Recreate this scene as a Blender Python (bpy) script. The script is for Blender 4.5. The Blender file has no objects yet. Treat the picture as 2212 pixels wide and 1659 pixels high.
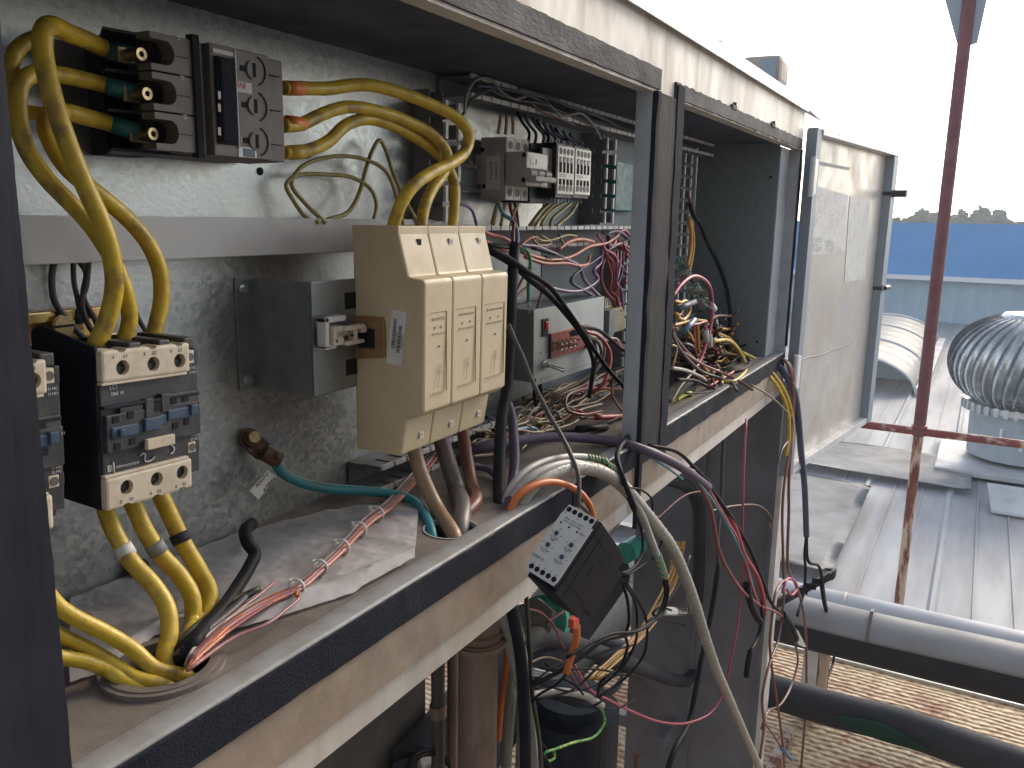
import bpy, bmesh, math, random
from mathutils import Vector, Matrix, noise
random.seed(7)
S = bpy.context.scene
# ---------------------------------------------------------------- camera
F = 1800.0
def _setup():
    X = Vector((2140-1106, 487-829.5, F)).normalized()
    D = X.cross(Vector((1, .0175, 0))).normalized()
    if D.y < 0: D = -D
    Z = -D
    return X, Z.cross(X), Z
AX, AY, AZ = _setup()
cd = bpy.data.cameras.new('camera'); cam = bpy.data.objects.new('camera', cd)
S.collection.objects.link(cam); S.camera = cam
cd.sensor_width = 36; cd.lens = 36*F/2212; cd.clip_start = .02; cd.clip_end = 3000
cam.matrix_world = Matrix(((AX.x, -AX.y, -AX.z, 0), (AY.x, -AY.y, -AY.z, 0), (AZ.x, -AZ.y, -AZ.z, 0), (0, 0, 0, 1)))
S.render.resolution_x, S.render.resolution_y = 1024, 768
# ---------------------------------------------------------------- light
w = bpy.data.worlds.new('World'); S.world = w; w.use_nodes = True
nt = w.node_tree; bg = nt.nodes['Background']
sky = nt.nodes.new('ShaderNodeTexSky'); sky.sky_type = 'NISHITA'; sky.sun_disc = False
SUN = Vector((.86, -.22, .46)).normalized()
sky.sun_elevation = math.asin(SUN.z); sky.sun_rotation = math.atan2(SUN.x, SUN.y)
sky.air_density = 1.0; sky.dust_density = 1.0; sky.ozone_density = 1.0; sky.altitude = 0
hs = nt.nodes.new('ShaderNodeHueSaturation'); hs.inputs['Saturation'].default_value = .55; hs.inputs['Value'].default_value = 1.45
nt.links.new(sky.outputs[0], hs.inputs['Color']); nt.links.new(hs.outputs[0], bg.inputs[0]); bg.inputs[1].default_value = .15
sl = bpy.data.lights.new('sun', 'SUN'); so = bpy.data.objects.new('sun', sl); S.collection.objects.link(so)
sl.energy = 1.9; sl.angle = math.radians(25); sl.color = (1, .86, .68)
so.rotation_euler = SUN.to_track_quat('Z', 'Y').to_euler(); so.location = (0, 0, 5)
S.view_settings.view_transform = 'Standard'; S.view_settings.look = 'None'
S.view_settings.exposure = .62; S.view_settings.gamma = 1
S.render.engine = 'CYCLES'
# ---------------------------------------------------------------- picking: a direction seen from where the photographer stood, cut with a real plane
def ray(u, v):
    a, b = u-1106, v-829.5
    return Vector((AX.x*a+AX.y*b+AX.z*F, AY.x*a+AY.y*b+AY.z*F, AZ.x*a+AZ.y*b+AZ.z*F))
def W(u, v, y): d = ray(u, v); return d*(y/d.y)
def WZ(u, v, z): d = ray(u, v); return d*(z/d.z)
def WX(u, v, x): d = ray(u, v); return d*(x/d.x)
FWD = Vector((AX.z, AY.z, AZ.z))
YF, YB, ZF, ZC = .45, .69, -.348, .192
# ---------------------------------------------------------------- materials
MATS = {}
def mat(name, col, rough=.5, metal=0, col2=None, scale=30, lo=.4, hi=.65, amt=1, col3=None, scale3=8, lo3=.5, hi3=.7, amt3=1, bump=0, bscale=200, stretch=(1, 1, 1), rvar=.1, kind='noise', alpha=1, coat=0, trans=0, spec=.5, detail=6):
    m = bpy.data.materials.new(name); m.use_nodes = True; t = m.node_tree; N = t.nodes; L = t.links
    b = N['Principled BSDF']; b.inputs['Roughness'].default_value = rough; b.inputs['Metallic'].default_value = metal
    b.inputs['Base Color'].default_value = (*col, 1); b.inputs['Coat Weight'].default_value = coat
    b.inputs['Specular IOR Level'].default_value = spec
    if trans: b.inputs['Transmission Weight'].default_value = trans
    tc = N.new('ShaderNodeTexCoord'); mp = N.new('ShaderNodeMapping'); mp.inputs['Scale'].default_value = stretch
    L.new(tc.outputs['Object'], mp.inputs[0]); out = None
    def nz(sc, lo, hi, kind='noise'):
        if kind == 'voronoi':
            n = N.new('ShaderNodeTexVoronoi'); n.inputs['Scale'].default_value = sc
            wn = N.new('ShaderNodeTexNoise'); wn.inputs['Scale'].default_value = sc*1.2; wn.inputs['Detail'].default_value = 3
            ad = N.new('ShaderNodeVectorMath'); ad.operation = 'MULTIPLY_ADD'; ad.inputs[1].default_value = (1.1/sc,)*3
            L.new(mp.outputs[0], wn.inputs[0]); L.new(wn.outputs['Color'], ad.inputs[0]); L.new(mp.outputs[0], ad.inputs[2]); L.new(ad.outputs[0], n.inputs[0])
            sp = N.new('ShaderNodeSeparateColor'); L.new(n.outputs['Color'], sp.inputs[0]); src = sp.outputs[0]
        else:
            n = N.new('ShaderNodeTexNoise'); n.inputs['Scale'].default_value = sc; n.inputs['Detail'].default_value = detail; n.inputs['Roughness'].default_value = .65
            L.new(mp.outputs[0], n.inputs[0]); src = n.outputs[0]
        r = N.new('ShaderNodeMapRange'); r.inputs[1].default_value = lo; r.inputs[2].default_value = hi; L.new(src, r.inputs[0]); return r.outputs[0]
    cur = None
    def mix(fac, a, c, amt):
        x = N.new('ShaderNodeMix'); x.data_type = 'RGBA'
        if a is None: x.inputs[6].default_value = (*col, 1)
        else: L.new(a, x.inputs[6])
        x.inputs[7].default_value = (*c, 1)
        if amt < 1:
            mm = N.new('ShaderNodeMath'); mm.operation = 'MULTIPLY'; mm.inputs[1].default_value = amt; L.new(fac, mm.inputs[0]); fac = mm.outputs[0]
        L.new(fac, x.inputs[0]); return x.outputs[2]
    if col2:
        f = nz(scale, lo, hi, kind); cur = mix(f, cur, col2, amt)
        rr = N.new('ShaderNodeMapRange'); rr.inputs[3].default_value = rough-rvar; rr.inputs[4].default_value = min(1, rough+rvar)
        L.new(f, rr.inputs[0]); L.new(rr.outputs[0], b.inputs['Roughness'])
    if col3: cur = mix(nz(scale3, lo3, hi3), cur, col3, amt3)
    if cur: L.new(cur, b.inputs['Base Color'])
    if bump:
        n = N.new('ShaderNodeTexNoise'); n.inputs['Scale'].default_value = bscale; n.inputs['Detail'].default_value = 4; L.new(mp.outputs[0], n.inputs[0])
        bp = N.new('ShaderNodeBump'); bp.inputs['Strength'].default_value = bump; bp.inputs['Distance'].default_value = .002
        L.new(n.outputs[0], bp.inputs['Height']); L.new(bp.outputs[0], b.inputs['Normal'])
    if alpha < 1: b.inputs['Alpha'].default_value = alpha
    MATS[name] = m; return m
mat('galvanized', (.35, .37, .375), .38, .8, (.50, .505, .48), 190, .05, .95, 1, (.27, .24, .20), 5, .5, .8, .35, .10, 260, rvar=.07, kind='voronoi')
mat('galvanized_plain', (.36, .39, .41), .38, .8, (.28, .31, .33), 40, .35, .65, 1, (.45, .47, .48), 160, .6, .8, .5, .04, 200)
mat('paint_strip', (.42, .45, .48), .5, 0, (.35, .37, .40), 18, .4, .7)
mat('foam_dark', (.024, .024, .028), .85, 0, (.05, .044, .042), 18, .4, .7, 1, (.012, .012, .015), 50, .5, .7, .7, .4, 300, stretch=(1, 1, .12), spec=.2)
mat('cover_grey', (.52, .54, .52), .5, .2, (.45, .46, .44), 30, .4, .7)
mat('beige_groove', (.36, .26, .15), .7)
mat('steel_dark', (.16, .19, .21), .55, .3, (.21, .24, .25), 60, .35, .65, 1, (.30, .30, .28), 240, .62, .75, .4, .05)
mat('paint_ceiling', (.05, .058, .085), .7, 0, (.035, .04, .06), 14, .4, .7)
mat('paint_grey', (.34, .36, .38), .5, 0, (.27, .28, .30), 18, .4, .7, 1, (.2, .18, .16), 6, .55, .75, .4)
mat('paint_fascia', (.36, .28, .215), .6, 0, (.25, .19, .145), 26, .35, .68, 1, (.33, .26, .20), 240, .52, .75, .6, .08, 300)
mat('paint_header', (.62, .57, .50), .55, 0, (.46, .39, .32), 20, .38, .68, 1, (.68, .66, .62), 6, .45, .7, .6, .05, 200, stretch=(1, 1, .25))
mat('paint_lip', (.60, .59, .585), .42, 0, (.46, .43, .41), 30, .45, .7, 1, (.2, .17, .14), 90, .66, .75, .6, .05)
mat('paint_roof', (.70, .70, .68), .45, 0, (.5, .48, .45), 22, .45, .75)
mat('foam', (.014, .017, .027), .95, 0, (.026, .028, .036), 90, .35, .7, 1, (.055, .048, .044), 26, .55, .78, .5, .5, 500, spec=.15)
mat('foam_smooth', (.020, .022, .034), .8, 0, (.034, .035, .046), 12, .4, .7, 1, (.012, .013, .02), 30, .5, .7, .6, .12, 200, stretch=(1, 1, .1), spec=.25)
mat('foam_brown', (.042, .044, .052), .85, 0, (.075, .070, .070), 18, .4, .7, 1, (.02, .02, .025), 50, .5, .7, .7, .5, 300, stretch=(.35, 1, 1))
mat('floor_paint', (.22, .185, .16), .6, .1, (.14, .115, .10), 24, .35, .65, 1, (.36, .32, .29), 9, .5, .72, .5, .15, 400)
mat('pvc_grey', (.50, .50, .50), .5, 0, (.40, .37, .34), 10, .45, .75, 1, (.3, .26, .22), 60, .6, .8, .3)
mat('duct_grey', (.165, .175, .20), .6, 0, (.20, .19, .19), 40, .4, .7)
mat('duct_tip', (.60, .59, .57), .5, 0, (.44, .42, .39), 60, .45, .7)
mat('beige', (.60, .485, .31), .48, 0, (.50, .39, .24), 16, .42, .72, 1, (.36, .27, .18), 130, .62, .78, .45, .05, 300)
mat('beige_line', (.30, .22, .14), .7)
mat('cream', (.62, .54, .42), .5, 0, (.50, .41, .30), 60, .45, .7, 1, (.28, .21, .15), 220, .6, .78, .5)
mat('brown_plastic', (.30, .17, .075), .5, 0, (.22, .12, .05), 60, .4, .7)
mat('black_plastic', (.028, .030, .036), .55, 0, (.075, .068, .062), 60, .45, .75, 1, (.17, .14, .12), 400, .6, .78, .45, .1, 400)
mat('black_smooth', (.010, .013, .022), .5, 0, (.02, .022, .03), 40, .45, .75, .8, (.07, .07, .075), 300, .7, .82, .3, spec=.25)
mat('breaker_grey', (.12, .105, .095), .6, 0, (.17, .145, .125), 40, .4, .7, 1, (.05, .045, .045), 120, .58, .75, .7)
mat('blue_plastic', (.03, .06, .115), .5, 0, (.05, .08, .12), 80, .4, .7, 1, (.15, .15, .15), 300, .62, .8, .4)
mat('hole', (.006, .006, .009), .9)
mat('cup', (.10, .09, .08), .6, .3, (.16, .14, .12), 300, .4, .7)
mat('white_print', (.62, .62, .60), .6); mat('black_print', (.03, .03, .03), .6); mat('red_print', (.5, .03, .03), .6)
mat('grey_print', (.22, .22, .22), .6); mat('faint_print', (.45, .37, .25), .6)
mat('white_plastic', (.66, .65, .61), .42, 0, (.55, .53, .48), 60, .5, .75)
mat('paper', (.62, .61, .58), .75, 0, (.5, .47, .43), 30, .45, .75)
mat('device_grey', (.44, .43, .40), .5, 0, (.36, .34, .31), 60, .45, .75)
mat('teal_sleeve', (.012, .16, .17), .45, 0, (.02, .10, .11), 60, .4, .7)
mat('orange_sleeve', (.70, .20, .035), .5, 0, (.50, .16, .04), 60, .45, .7)
mat('brass', (.42, .33, .17), .38, .9, (.22, .16, .09), 150, .45, .7)
mat('zinc_yellow', (.52, .38, .14), .35, .9, (.5, .22, .12), 40, .45, .65)
mat('silver', (.62, .62, .62), .25, 1, (.4, .38, .36), 150, .5, .75)
mat('bronze', (.17, .11, .075), .5, .7, (.10, .065, .04), 120, .4, .7)
mat('red_panel', (.42, .11, .08), .55, 0, (.33, .10, .08), 60, .45, .7)
mat('red_lens', (.65, .02, .04), .2)
mat('pcb', (.02, .16, .08), .4, 0, (.5, .52, .5), 260, .56, .62)
mat('transformer', (.33, .30, .17), .6, 0, (.22, .2, .13), 60, .4, .7)
mat('cloth', (.84, .81, .80), .85, 0, (.62, .56, .54), 12, .4, .7, 1, (.22, .17, .14), 60, .62, .8, .7, .4, 60)
mat('dark_machine', (.05, .042, .036), .7, 0, (.09, .07, .055), 14, .4, .7, 1, (.16, .12, .08), 60, .6, .8, .5, .2, 80)
mat('leg_paint', (.20, .20, .22), .5, .2, (.15, .145, .155), 8, .4, .7, 1, (.3, .3, .3), 60, .66, .8, .3)
mat('leg_edge', (.62, .61, .58), .5, 0, (.5, .46, .4), 14, .45, .7)
mat('brown_pipe', (.25, .165, .115), .55, 0, (.16, .10, .07), 30, .4, .7, 1, (.08, .05, .04), 22, .55, .72, .8, .1, 200, stretch=(1, 1, .3))
mat('rust_red', (.22, .05, .045), .6, 0, (.14, .035, .035), 12, .45, .7, 1, (.55, .42, .32), 5, .52, .58, .9, .3, 60)
mat('rust_post', (.50, .38, .28), .7, 0, (.16, .05, .035), 14, .48, .56, 1, (.30, .12, .08), 30, .55, .65, .6, .3, 60, stretch=(1, 1, .25))
mat('rail_top', (.17, .055, .06), .6, 0, (.12, .04, .045), 12, .4, .7)
mat('cladding', (.55, .54, .53), .55, .1, (.46, .44, .43), 10, .4, .7, 1, (.36, .33, .32), 50, .6, .8, .4, .1, 60, stretch=(1, .3, 1))
mat('rubber', (.018, .020, .028), .85, 0, (.035, .034, .038), 60, .4, .7, 1, (.05, .045, .04), 10, .5, .7, .6, .3, 400)
mat('green_rubber', (.015, .09, .05), .7, 0, (.02, .06, .04), 30, .4, .7)
mat('roof_sheet', (.32, .33, .345), .65, .05, (.235, .23, .235), 3.5, .4, .7, 1, (.30, .25, .21), 9, .52, .74, .75, .1, 30, stretch=(.12, 1, 1))
mat('roof_flash', (.50, .50, .50), .6, .1, (.36, .35, .34), 3, .4, .7, 1, (.55, .52, .48), 9, .5, .7, .6, .3, 12)
mat('blue_wall', (.085, .25, .50), .6, 0, (.07, .21, .44), .5, .4, .7, stretch=(1, .3, 1))
mat('throat', (.36, .40, .43), .5, .2, (.28, .31, .33), 3, .4, .7)
mat('corr_wall', (.33, .42, .47), .6, 0, (.28, .36, .41), .8, .4, .7)
mat('white_wall', (.6, .6, .6), .6)
mat('house', (.42, .36, .33), .8); mat('house_roof', (.30, .20, .17), .8)
mat('leaf', (.10, .13, .08), .8, 0, (.14, .16, .10), 2, .4, .6); mat('bark', (.12, .09, .07), .9)
mat('skylight', (.66, .64, .58), .45, 0, (.55, .52, .47), 2, .4, .7, stretch=(1, 1, 1))
mat('turbine', (.78, .79, .80), .34, .95, (.44, .47, .50), 5, .4, .7)
mat('door_paint', (.50, .47, .43), .42, .15, (.42, .38, .33), 9, .4, .7, 1, (.36, .25, .17), 3.0, .52, .72, .55, .03, 40)
mat('door_edge', (.24, .28, .32), .5)
mat('motor', (.40, .32, .27), .6, 0, (.3, .24, .2), 20, .4, .7)
mat('meter_black', (.025, .028, .03), .6, 0, (.05, .05, .05), 60, .4, .7); mat('meter_yellow', (.65, .62, .05), .45)
mat('green_fit', (.03, .25, .17), .5, 0, (.05, .32, .24), 60, .4, .7)
mat('red_paint', (.55, .06, .03), .45, 0, (.45, .04, .03), 60, .4, .7)
mat('earth', (.17, .15, .13), .9)
# mesh tread deck with rust and rows of slots
def deck_mat():
    m = mat('deck', (.54, .41, .25), .7, 0, (.34, .18, .08), 22, .50, .68, 1, (.24, .075, .03), 3.2, .50, .64, .95)
    t = m.node_tree; N = t.nodes; L = t.links; b = N['Principled BSDF']
    src = b.inputs['Base Color'].links[0].from_socket
    tc = N.new('ShaderNodeTexCoord')
    def mth(op, x, y=None, z=None):
        n = N.new('ShaderNodeMath'); n.operation = op
        for k, q in enumerate((x, y, z)):
            if q is None: continue
            if isinstance(q, (int, float)): n.inputs[k].default_value = q
            else: L.new(q, n.inputs[k])
        return n.outputs[0]
    wn = N.new('ShaderNodeTexNoise'); wn.inputs['Scale'].default_value = 7; wn.inputs['Detail'].default_value = 5; L.new(tc.outputs['Object'], wn.inputs[0])
    ad = N.new('ShaderNodeVectorMath'); ad.operation = 'MULTIPLY_ADD'; ad.inputs[1].default_value = (.05, .05, 0); L.new(wn.outputs['Color'], ad.inputs[0]); L.new(tc.outputs['Object'], ad.inputs[2])
    sp = N.new('ShaderNodeSeparateXYZ'); L.new(ad.outputs[0], sp.inputs[0])
    rx = mth('DIVIDE', sp.outputs[0], .030); row = mth('FLOOR', rx); fr = mth('ABSOLUTE', mth('SUBTRACT', mth('FRACT', rx), .5))
    sh = mth('MULTIPLY', mth('MODULO', mth('ABSOLUTE', row), 2.0), .5)
    fy = mth('ABSOLUTE', mth('SUBTRACT', mth('FRACT', mth('ADD', mth('DIVIDE', sp.outputs[1], .058), sh)), .5))
    # lens shaped slot: wide in the middle, pointed at its ends
    dd_ = mth('ADD', mth('MULTIPLY', fr, 1.9), mth('MULTIPLY', fy, 1.5))
    mr = N.new('ShaderNodeMapRange'); mr.interpolation_type = 'SMOOTHSTEP'; mr.inputs[1].default_value = .26; mr.inputs[2].default_value = .48; mr.inputs[3].default_value = 1; mr.inputs[4].default_value = 0; L.new(dd_, mr.inputs[0])
    rs = N.new('ShaderNodeMapRange'); rs.inputs[1].default_value = .48; rs.inputs[2].default_value = .95; rs.inputs[3].default_value = .75; rs.inputs[4].default_value = 0; L.new(dd_, rs.inputs[0])
    n2 = N.new('ShaderNodeTexNoise'); n2.inputs['Scale'].default_value = 12; n2.inputs['Detail'].default_value = 5; L.new(tc.outputs['Object'], n2.inputs[0])
    r2 = N.new('ShaderNodeMapRange'); r2.inputs[1].default_value = .42; r2.inputs[2].default_value = .62; L.new(n2.outputs[0], r2.inputs[0])
    x1 = N.new('ShaderNodeMix'); x1.data_type = 'RGBA'; L.new(mth('MULTIPLY', rs.outputs[0], r2.outputs[0]), x1.inputs[0]); L.new(src, x1.inputs[6]); x1.inputs[7].default_value = (.22, .08, .03, 1)
    x = N.new('ShaderNodeMix'); x.data_type = 'RGBA'; L.new(mth('MULTIPLY', mr.outputs[0], .62), x.inputs[0]); L.new(x1.outputs[2], x.inputs[6]); x.inputs[7].default_value = (.035, .02, .014, 1)
    L.new(x.outputs[2], b.inputs['Base Color'])
    bp = N.new('ShaderNodeBump'); bp.inputs['Strength'].default_value = 1; bp.inputs['Distance'].default_value = .006
    L.new(dd_, bp.inputs['Height']); L.new(bp.outputs[0], b.inputs['Normal'])
deck_mat()
WC = {  # wire colours, second colour is the dirt on them
 'yellow': ((.62, .44, .035), (.36, .22, .045)), 'yellow_thin': ((.42, .34, .10), (.26, .19, .08)), 'amber': ((.50, .25, .02), (.30, .15, .03)),
 'black': ((.012, .013, .017), (.028, .026, .026)), 'grey': ((.30, .28, .26), (.20, .17, .15)), 'dark_grey': ((.075, .075, .08), (.12, .10, .09)),
 'light_grey': ((.46, .43, .40), (.34, .30, .26)), 'hose': ((.34, .33, .28), (.24, .22, .17)), 'purple': ((.085, .065, .11), (.11, .085, .09)), 'violet': ((.20, .11, .26), (.22, .15, .2)),
 'salmon': ((.60, .19, .12), (.38, .15, .10)), 'red': ((.46, .035, .045), (.28, .06, .05)), 'magenta': ((.42, .06, .11), (.27, .06, .08)), 'maroon': ((.22, .035, .04), (.15, .05, .05)),
 'pink': ((.36, .15, .16), (.24, .14, .13)), 'orange': ((.70, .17, .03), (.42, .14, .05)), 'teal': ((.01, .24, .28), (.10, .16, .15)), 'blue': ((.08, .22, .36), (.12, .16, .2)),
 'green': ((.03, .30, .12), (.06, .2, .1)), 'brown': ((.17, .10, .065), (.10, .07, .05)), 'tan': ((.34, .215, .12), (.2, .13, .085)), 'rust_brown': ((.23, .085, .055), (.13, .06, .05)),
 'grey_brown': ((.16, .13, .11), (.10, .085, .075)), 'cream_wire': ((.36, .29, .18), (.2, .16, .11)), 'slate': ((.07, .09, .15), (.10, .10, .12)), 'olive': ((.06, .065, .04), (.09, .08, .06)), 'silver_wire': ((.5, .5, .5), (.3, .3, .3)), 'yellow_green': ((.45, .52, .06), (.05, .25, .06)), 'clear': ((.40, .34, .30), (.55, .5, .45))}
for k, (a, b) in WC.items():
    g = k == 'yellow_green'
    mat('w_'+k, a, .46 if k != 'black' else .55, 0, b, 300 if not g else 90, .42, .7 if not g else .5, 1 if g else .75, b if not g else None, 30, .5, .72, .8, .12, 400, spec=.5 if k not in ('black', 'dark_grey', 'olive', 'slate', 'purple') else (.08 if k == 'black' else .2))
mat('w_yellow', (.60, .42, .03), .44, 0, (.44, .28, .035), 70, .4, .72, 1, (.16, .10, .045), 34, .53, .68, .8, .18, 300)
# ---------------------------------------------------------------- mesh builder
COL = S.collection
class MB:
    def __init__(s, M=None): s.bm = bmesh.new(); s.M = M or Matrix()
    def _add(s, b, bevel=0, seg=2):
        if bevel:
            bmesh.ops.bevel(b, geom=b.edges[:], offset=bevel, segments=seg, affect='EDGES', profile=.6)
        me = bpy.data.meshes.new('tmp'); b.to_mesh(me); b.free(); me.transform(s.M); s.bm.from_mesh(me); bpy.data.meshes.remove(me); return s
    def box(s, x0, x1, y0, y1, z0, z1, bevel=0, M=None):
        b = bmesh.new(); bmesh.ops.create_cube(b, size=1)
        for v in b.verts: v.co = Vector(((x0+x1)/2+v.co.x*(x1-x0), (y0+y1)/2+v.co.y*(y1-y0), (z0+z1)/2+v.co.z*(z1-z0)))
        if bevel: bmesh.ops.bevel(b, geom=b.edges[:], offset=bevel, segments=2, affect='EDGES', profile=.6)
        if M: bmesh.ops.transform(b, matrix=M, verts=b.verts)
        return s._add(b)
    def cyl(s, p, q, r, r2=None, n=20, bevel=0):
        p, q = Vector(p), Vector(q); d = q-p
        b = bmesh.new(); bmesh.ops.create_cone(b, cap_ends=True, segments=n, radius1=r, radius2=r if r2 is None else r2, depth=d.length)
        M = Matrix.Translation((p+q)/2) @ d.to_track_quat('Z', 'Y').to_matrix().to_4x4()
        if bevel: bmesh.ops.bevel(b, geom=[e for e in b.edges if len(e.link_faces) == 2 and min(len(f.verts) for f in e.link_faces) < max(len(f.verts) for f in e.link_faces)], offset=bevel, segments=2, affect='EDGES')
        bmesh.ops.transform(b, matrix=M, verts=b.verts); return s._add(b)
    def ring(s, c, axis, r0, r1, h, n=24):
        c, axis = Vector(c), Vector(axis).normalized(); q = axis.to_track_quat('Z', 'Y').to_matrix()
        b = bmesh.new(); rows = []
        for (r, z) in ((r0, 0), (r1, 0), (r1, h), (r0, h)):
            rows.append([b.verts.new(c+q@Vector((r*math.cos(2*math.pi*i/n), r*math.sin(2*math.pi*i/n), z))) for i in range(n)])
        for a in range(4):
            A, B = rows[a], rows[(a+1) % 4]
            for i in range(n): b.faces.new((A[i], A[(i+1) % n], B[(i+1) % n], B[i]))
        bmesh.ops.recalc_face_normals(b, faces=b.faces); return s._add(b)
    def prism(s, pts, d, bevel=0):   # polygon of 3D points pushed along vector d
        b = bmesh.new(); d = Vector(d); A = [b.verts.new(p) for p in pts]; B = [b.verts.new(Vector(p)+d) for p in pts]; n = len(A)
        b.faces.new(A); b.faces.new(B[::-1])
        for i in range(n): b.faces.new((A[i], B[i], B[(i+1) % n], A[(i+1) % n]))
        bmesh.ops.recalc_face_normals(b, faces=b.faces)
        return s._add(b, bevel)
    def tube(s, pts, r, n=10, smooth=4, caps=True, rfun=None):
        P = spline([Vector(p) for p in pts], smooth) if smooth else [Vector(p) for p in pts]
        b = bmesh.new(); rows = []; nrm = None; m = len(P)
        for i, p in enumerate(P):
            t = (P[min(i+1, m-1)]-P[max(i-1, 0)]).normalized()
            if nrm is None: nrm = t.orthogonal().normalized()
            else: nrm = (nrm-t*nrm.dot(t)).normalized()
            bi = t.cross(nrm); rr = r if rfun is None else r*rfun(i/(m-1))
            rows.append([b.verts.new(p+(nrm*math.cos(2*math.pi*k/n)+bi*math.sin(2*math.pi*k/n))*rr) for k in range(n)])
        for A, B in zip(rows, rows[1:]):
            for k in range(n): b.faces.new((A[k], A[(k+1) % n], B[(k+1) % n], B[k])).smooth = True
        if caps: b.faces.new(rows[0][::-1]); b.faces.new(rows[-1])
        return s._add(b)
    def grid(s, f, nu, nv, thick=0):
        b = bmesh.new(); V = [[b.verts.new(f(i/nu, j/nv)) for j in range(nv+1)] for i in range(nu+1)]
        for i in range(nu):
            for j in range(nv): b.faces.new((V[i][j], V[i+1][j], V[i+1][j+1], V[i][j+1])).smooth = True
        if thick: bmesh.ops.solidify(b, geom=b.faces[:], thickness=thick)
        return s._add(b)
    def text(s, txt, p, xd, ud, size, align='CENTER', shear=0):
        c = bpy.data.curves.new('t', 'FONT'); c.body = txt; c.size = size; c.align_x = align; c.align_y = 'CENTER'; c.extrude = size*.02; c.resolution_u = 3; c.space_line = .85
        o = bpy.data.objects.new('t', c); me = bpy.data.meshes.new_from_object(o)
        xd = Vector(xd).normalized(); ud = Vector(ud).normalized(); n = xd.cross(ud)
        M = Matrix(((xd.x, ud.x, n.x, p[0]), (xd.y, ud.y, n.y, p[1]), (xd.z, ud.z, n.z, p[2]), (0, 0, 0, 1)))
        me.transform(s.M @ M); s.bm.from_mesh(me); bpy.data.meshes.remove(me); bpy.data.objects.remove(o); bpy.data.curves.remove(c); return s
    def build(s, name, m, parent=None, smooth=False, label=None):
        me = bpy.data.meshes.new(name); s.bm.to_mesh(me); s.bm.free()
        if smooth: me.polygons.foreach_set('use_smooth', [True]*len(me.polygons))
        o = bpy.data.objects.new(name, me); COL.objects.link(o); me.materials.append(MATS[m] if isinstance(m, str) else m)
        if parent: o.parent = parent
        if label: o['label'] = label
        return o
def spline(P, k):
    if len(P) < 3: return P
    out = []; Q = [P[0]*2-P[1]]+P+[P[-1]*2-P[-2]]
    for i in range(1, len(Q)-2):
        a, b, c, d = Q[i-1:i+3]
        t0 = 0; t1 = t0+max(1e-6, (b-a).length)**.5; t2 = t1+max(1e-6, (c-b).length)**.5; t3 = t2+max(1e-6, (d-c).length)**.5
        for j in range(k):
            t = t1+(t2-t1)*j/k
            A1 = a*((t1-t)/(t1-t0))+b*((t-t0)/(t1-t0)); A2 = b*((t2-t)/(t2-t1))+c*((t-t1)/(t2-t1)); A3 = c*((t3-t)/(t3-t2))+d*((t-t2)/(t3-t2))
            B1 = A1*((t2-t)/(t2-t0))+A2*((t-t0)/(t2-t0)); B2 = A2*((t3-t)/(t3-t1))+A3*((t-t1)/(t3-t1))
            out.append(B1*((t2-t)/(t2-t1))+B2*((t-t1)/(t2-t1)))
    out.append(P[-1]); return out
def thing(name, label, cat, group=None):
    o = bpy.data.objects.new(name, None); COL.objects.link(o); o.empty_display_size = .05
    o['label'] = label; o['category'] = cat
    if group: o['group'] = group
    return o
def tag(o, label, cat, group=None):
    o['label'] = label; o['category'] = cat
    if group: o['group'] = group
    return o
def struct(o): o['kind'] = 'structure'; return o
X_, Y_, Z_ = Vector((1, 0, 0)), Vector((0, 1, 0)), Vector((0, 0, 1))
def T(x, y, z): return Matrix.Translation((x, y, z))
# ================================================================ setting
def plane_sheet(name, x0, x1, y0, y1, z, m, nx=1, ny=1):
    return MB().grid(lambda a, b: Vector((x0+(x1-x0)*a, y0+(y1-y0)*b, z)), nx, ny).build(name, m)
ZR, ZD = -2.2, -1.9
struct(plane_sheet('ground', -58, 128, -88, 88, -6.5, 'earth'))
# big sheet-metal roof: standing ribs run along X, overlapping flat pans between them
def roof():
    b = MB()
    b.box(-6, 23.5, -14, 12, ZR-.3, ZR)
    for i in range(-22, 20):
        y = i*.62+.05
        b.prism([(2.5, y-.03, ZR), (2.5, y-.012, ZR+.022), (2.5, y+.012, ZR+.022), (2.5, y+.03, ZR)], (20.8, 0, 0))
        for k in (.2, .41): b.box(2.5, 23.3, y+k-.006, y+k+.006, ZR, ZR+.010)
    return struct(b.build('roof', 'roof_sheet'))
roof()
# flashing sheets folded over the roof's steps
def flash(x0, x1, y0, y1, z0, z1, label):
    def f(a, b):
        p = Vector((x0+(x1-x0)*a, y0+(y1-y0)*b, z0+(z1-z0)*b)); k = noise.noise(p*1.7)*.02; p.z += k+.02; return p
    return tag(MB().grid(f, 24, 24, .03).build('roof_flashing', 'roof_flash'), label, 'roof flashing')
flash(5.2, 7.2, .62, 2.6, ZR+.06, ZR+.10, 'crumpled pale grey sealed sheet stepped over the roof below the open door')
flash(7.6, 8.6, -.1, 2.4, ZR+.04, ZR+.06, 'long pale sealed seam across the roof between the rail and the skylight')
# rusty slotted service deck with beams
dk = MB(); dk.box(1.2, 3.66, -3, 3.2, ZD-.04, ZD); d_ = dk.build('deck', 'deck')
dr = struct(d_)
eb = MB(); eb.box(3.661, 3.70, -3, 3.2, ZD-.10, ZD+.012); tag(eb.build('deck_edge_beam', 'leg_edge'), 'long pale steel angle closing the far edge of the rusty deck', 'steel beam')
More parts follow.
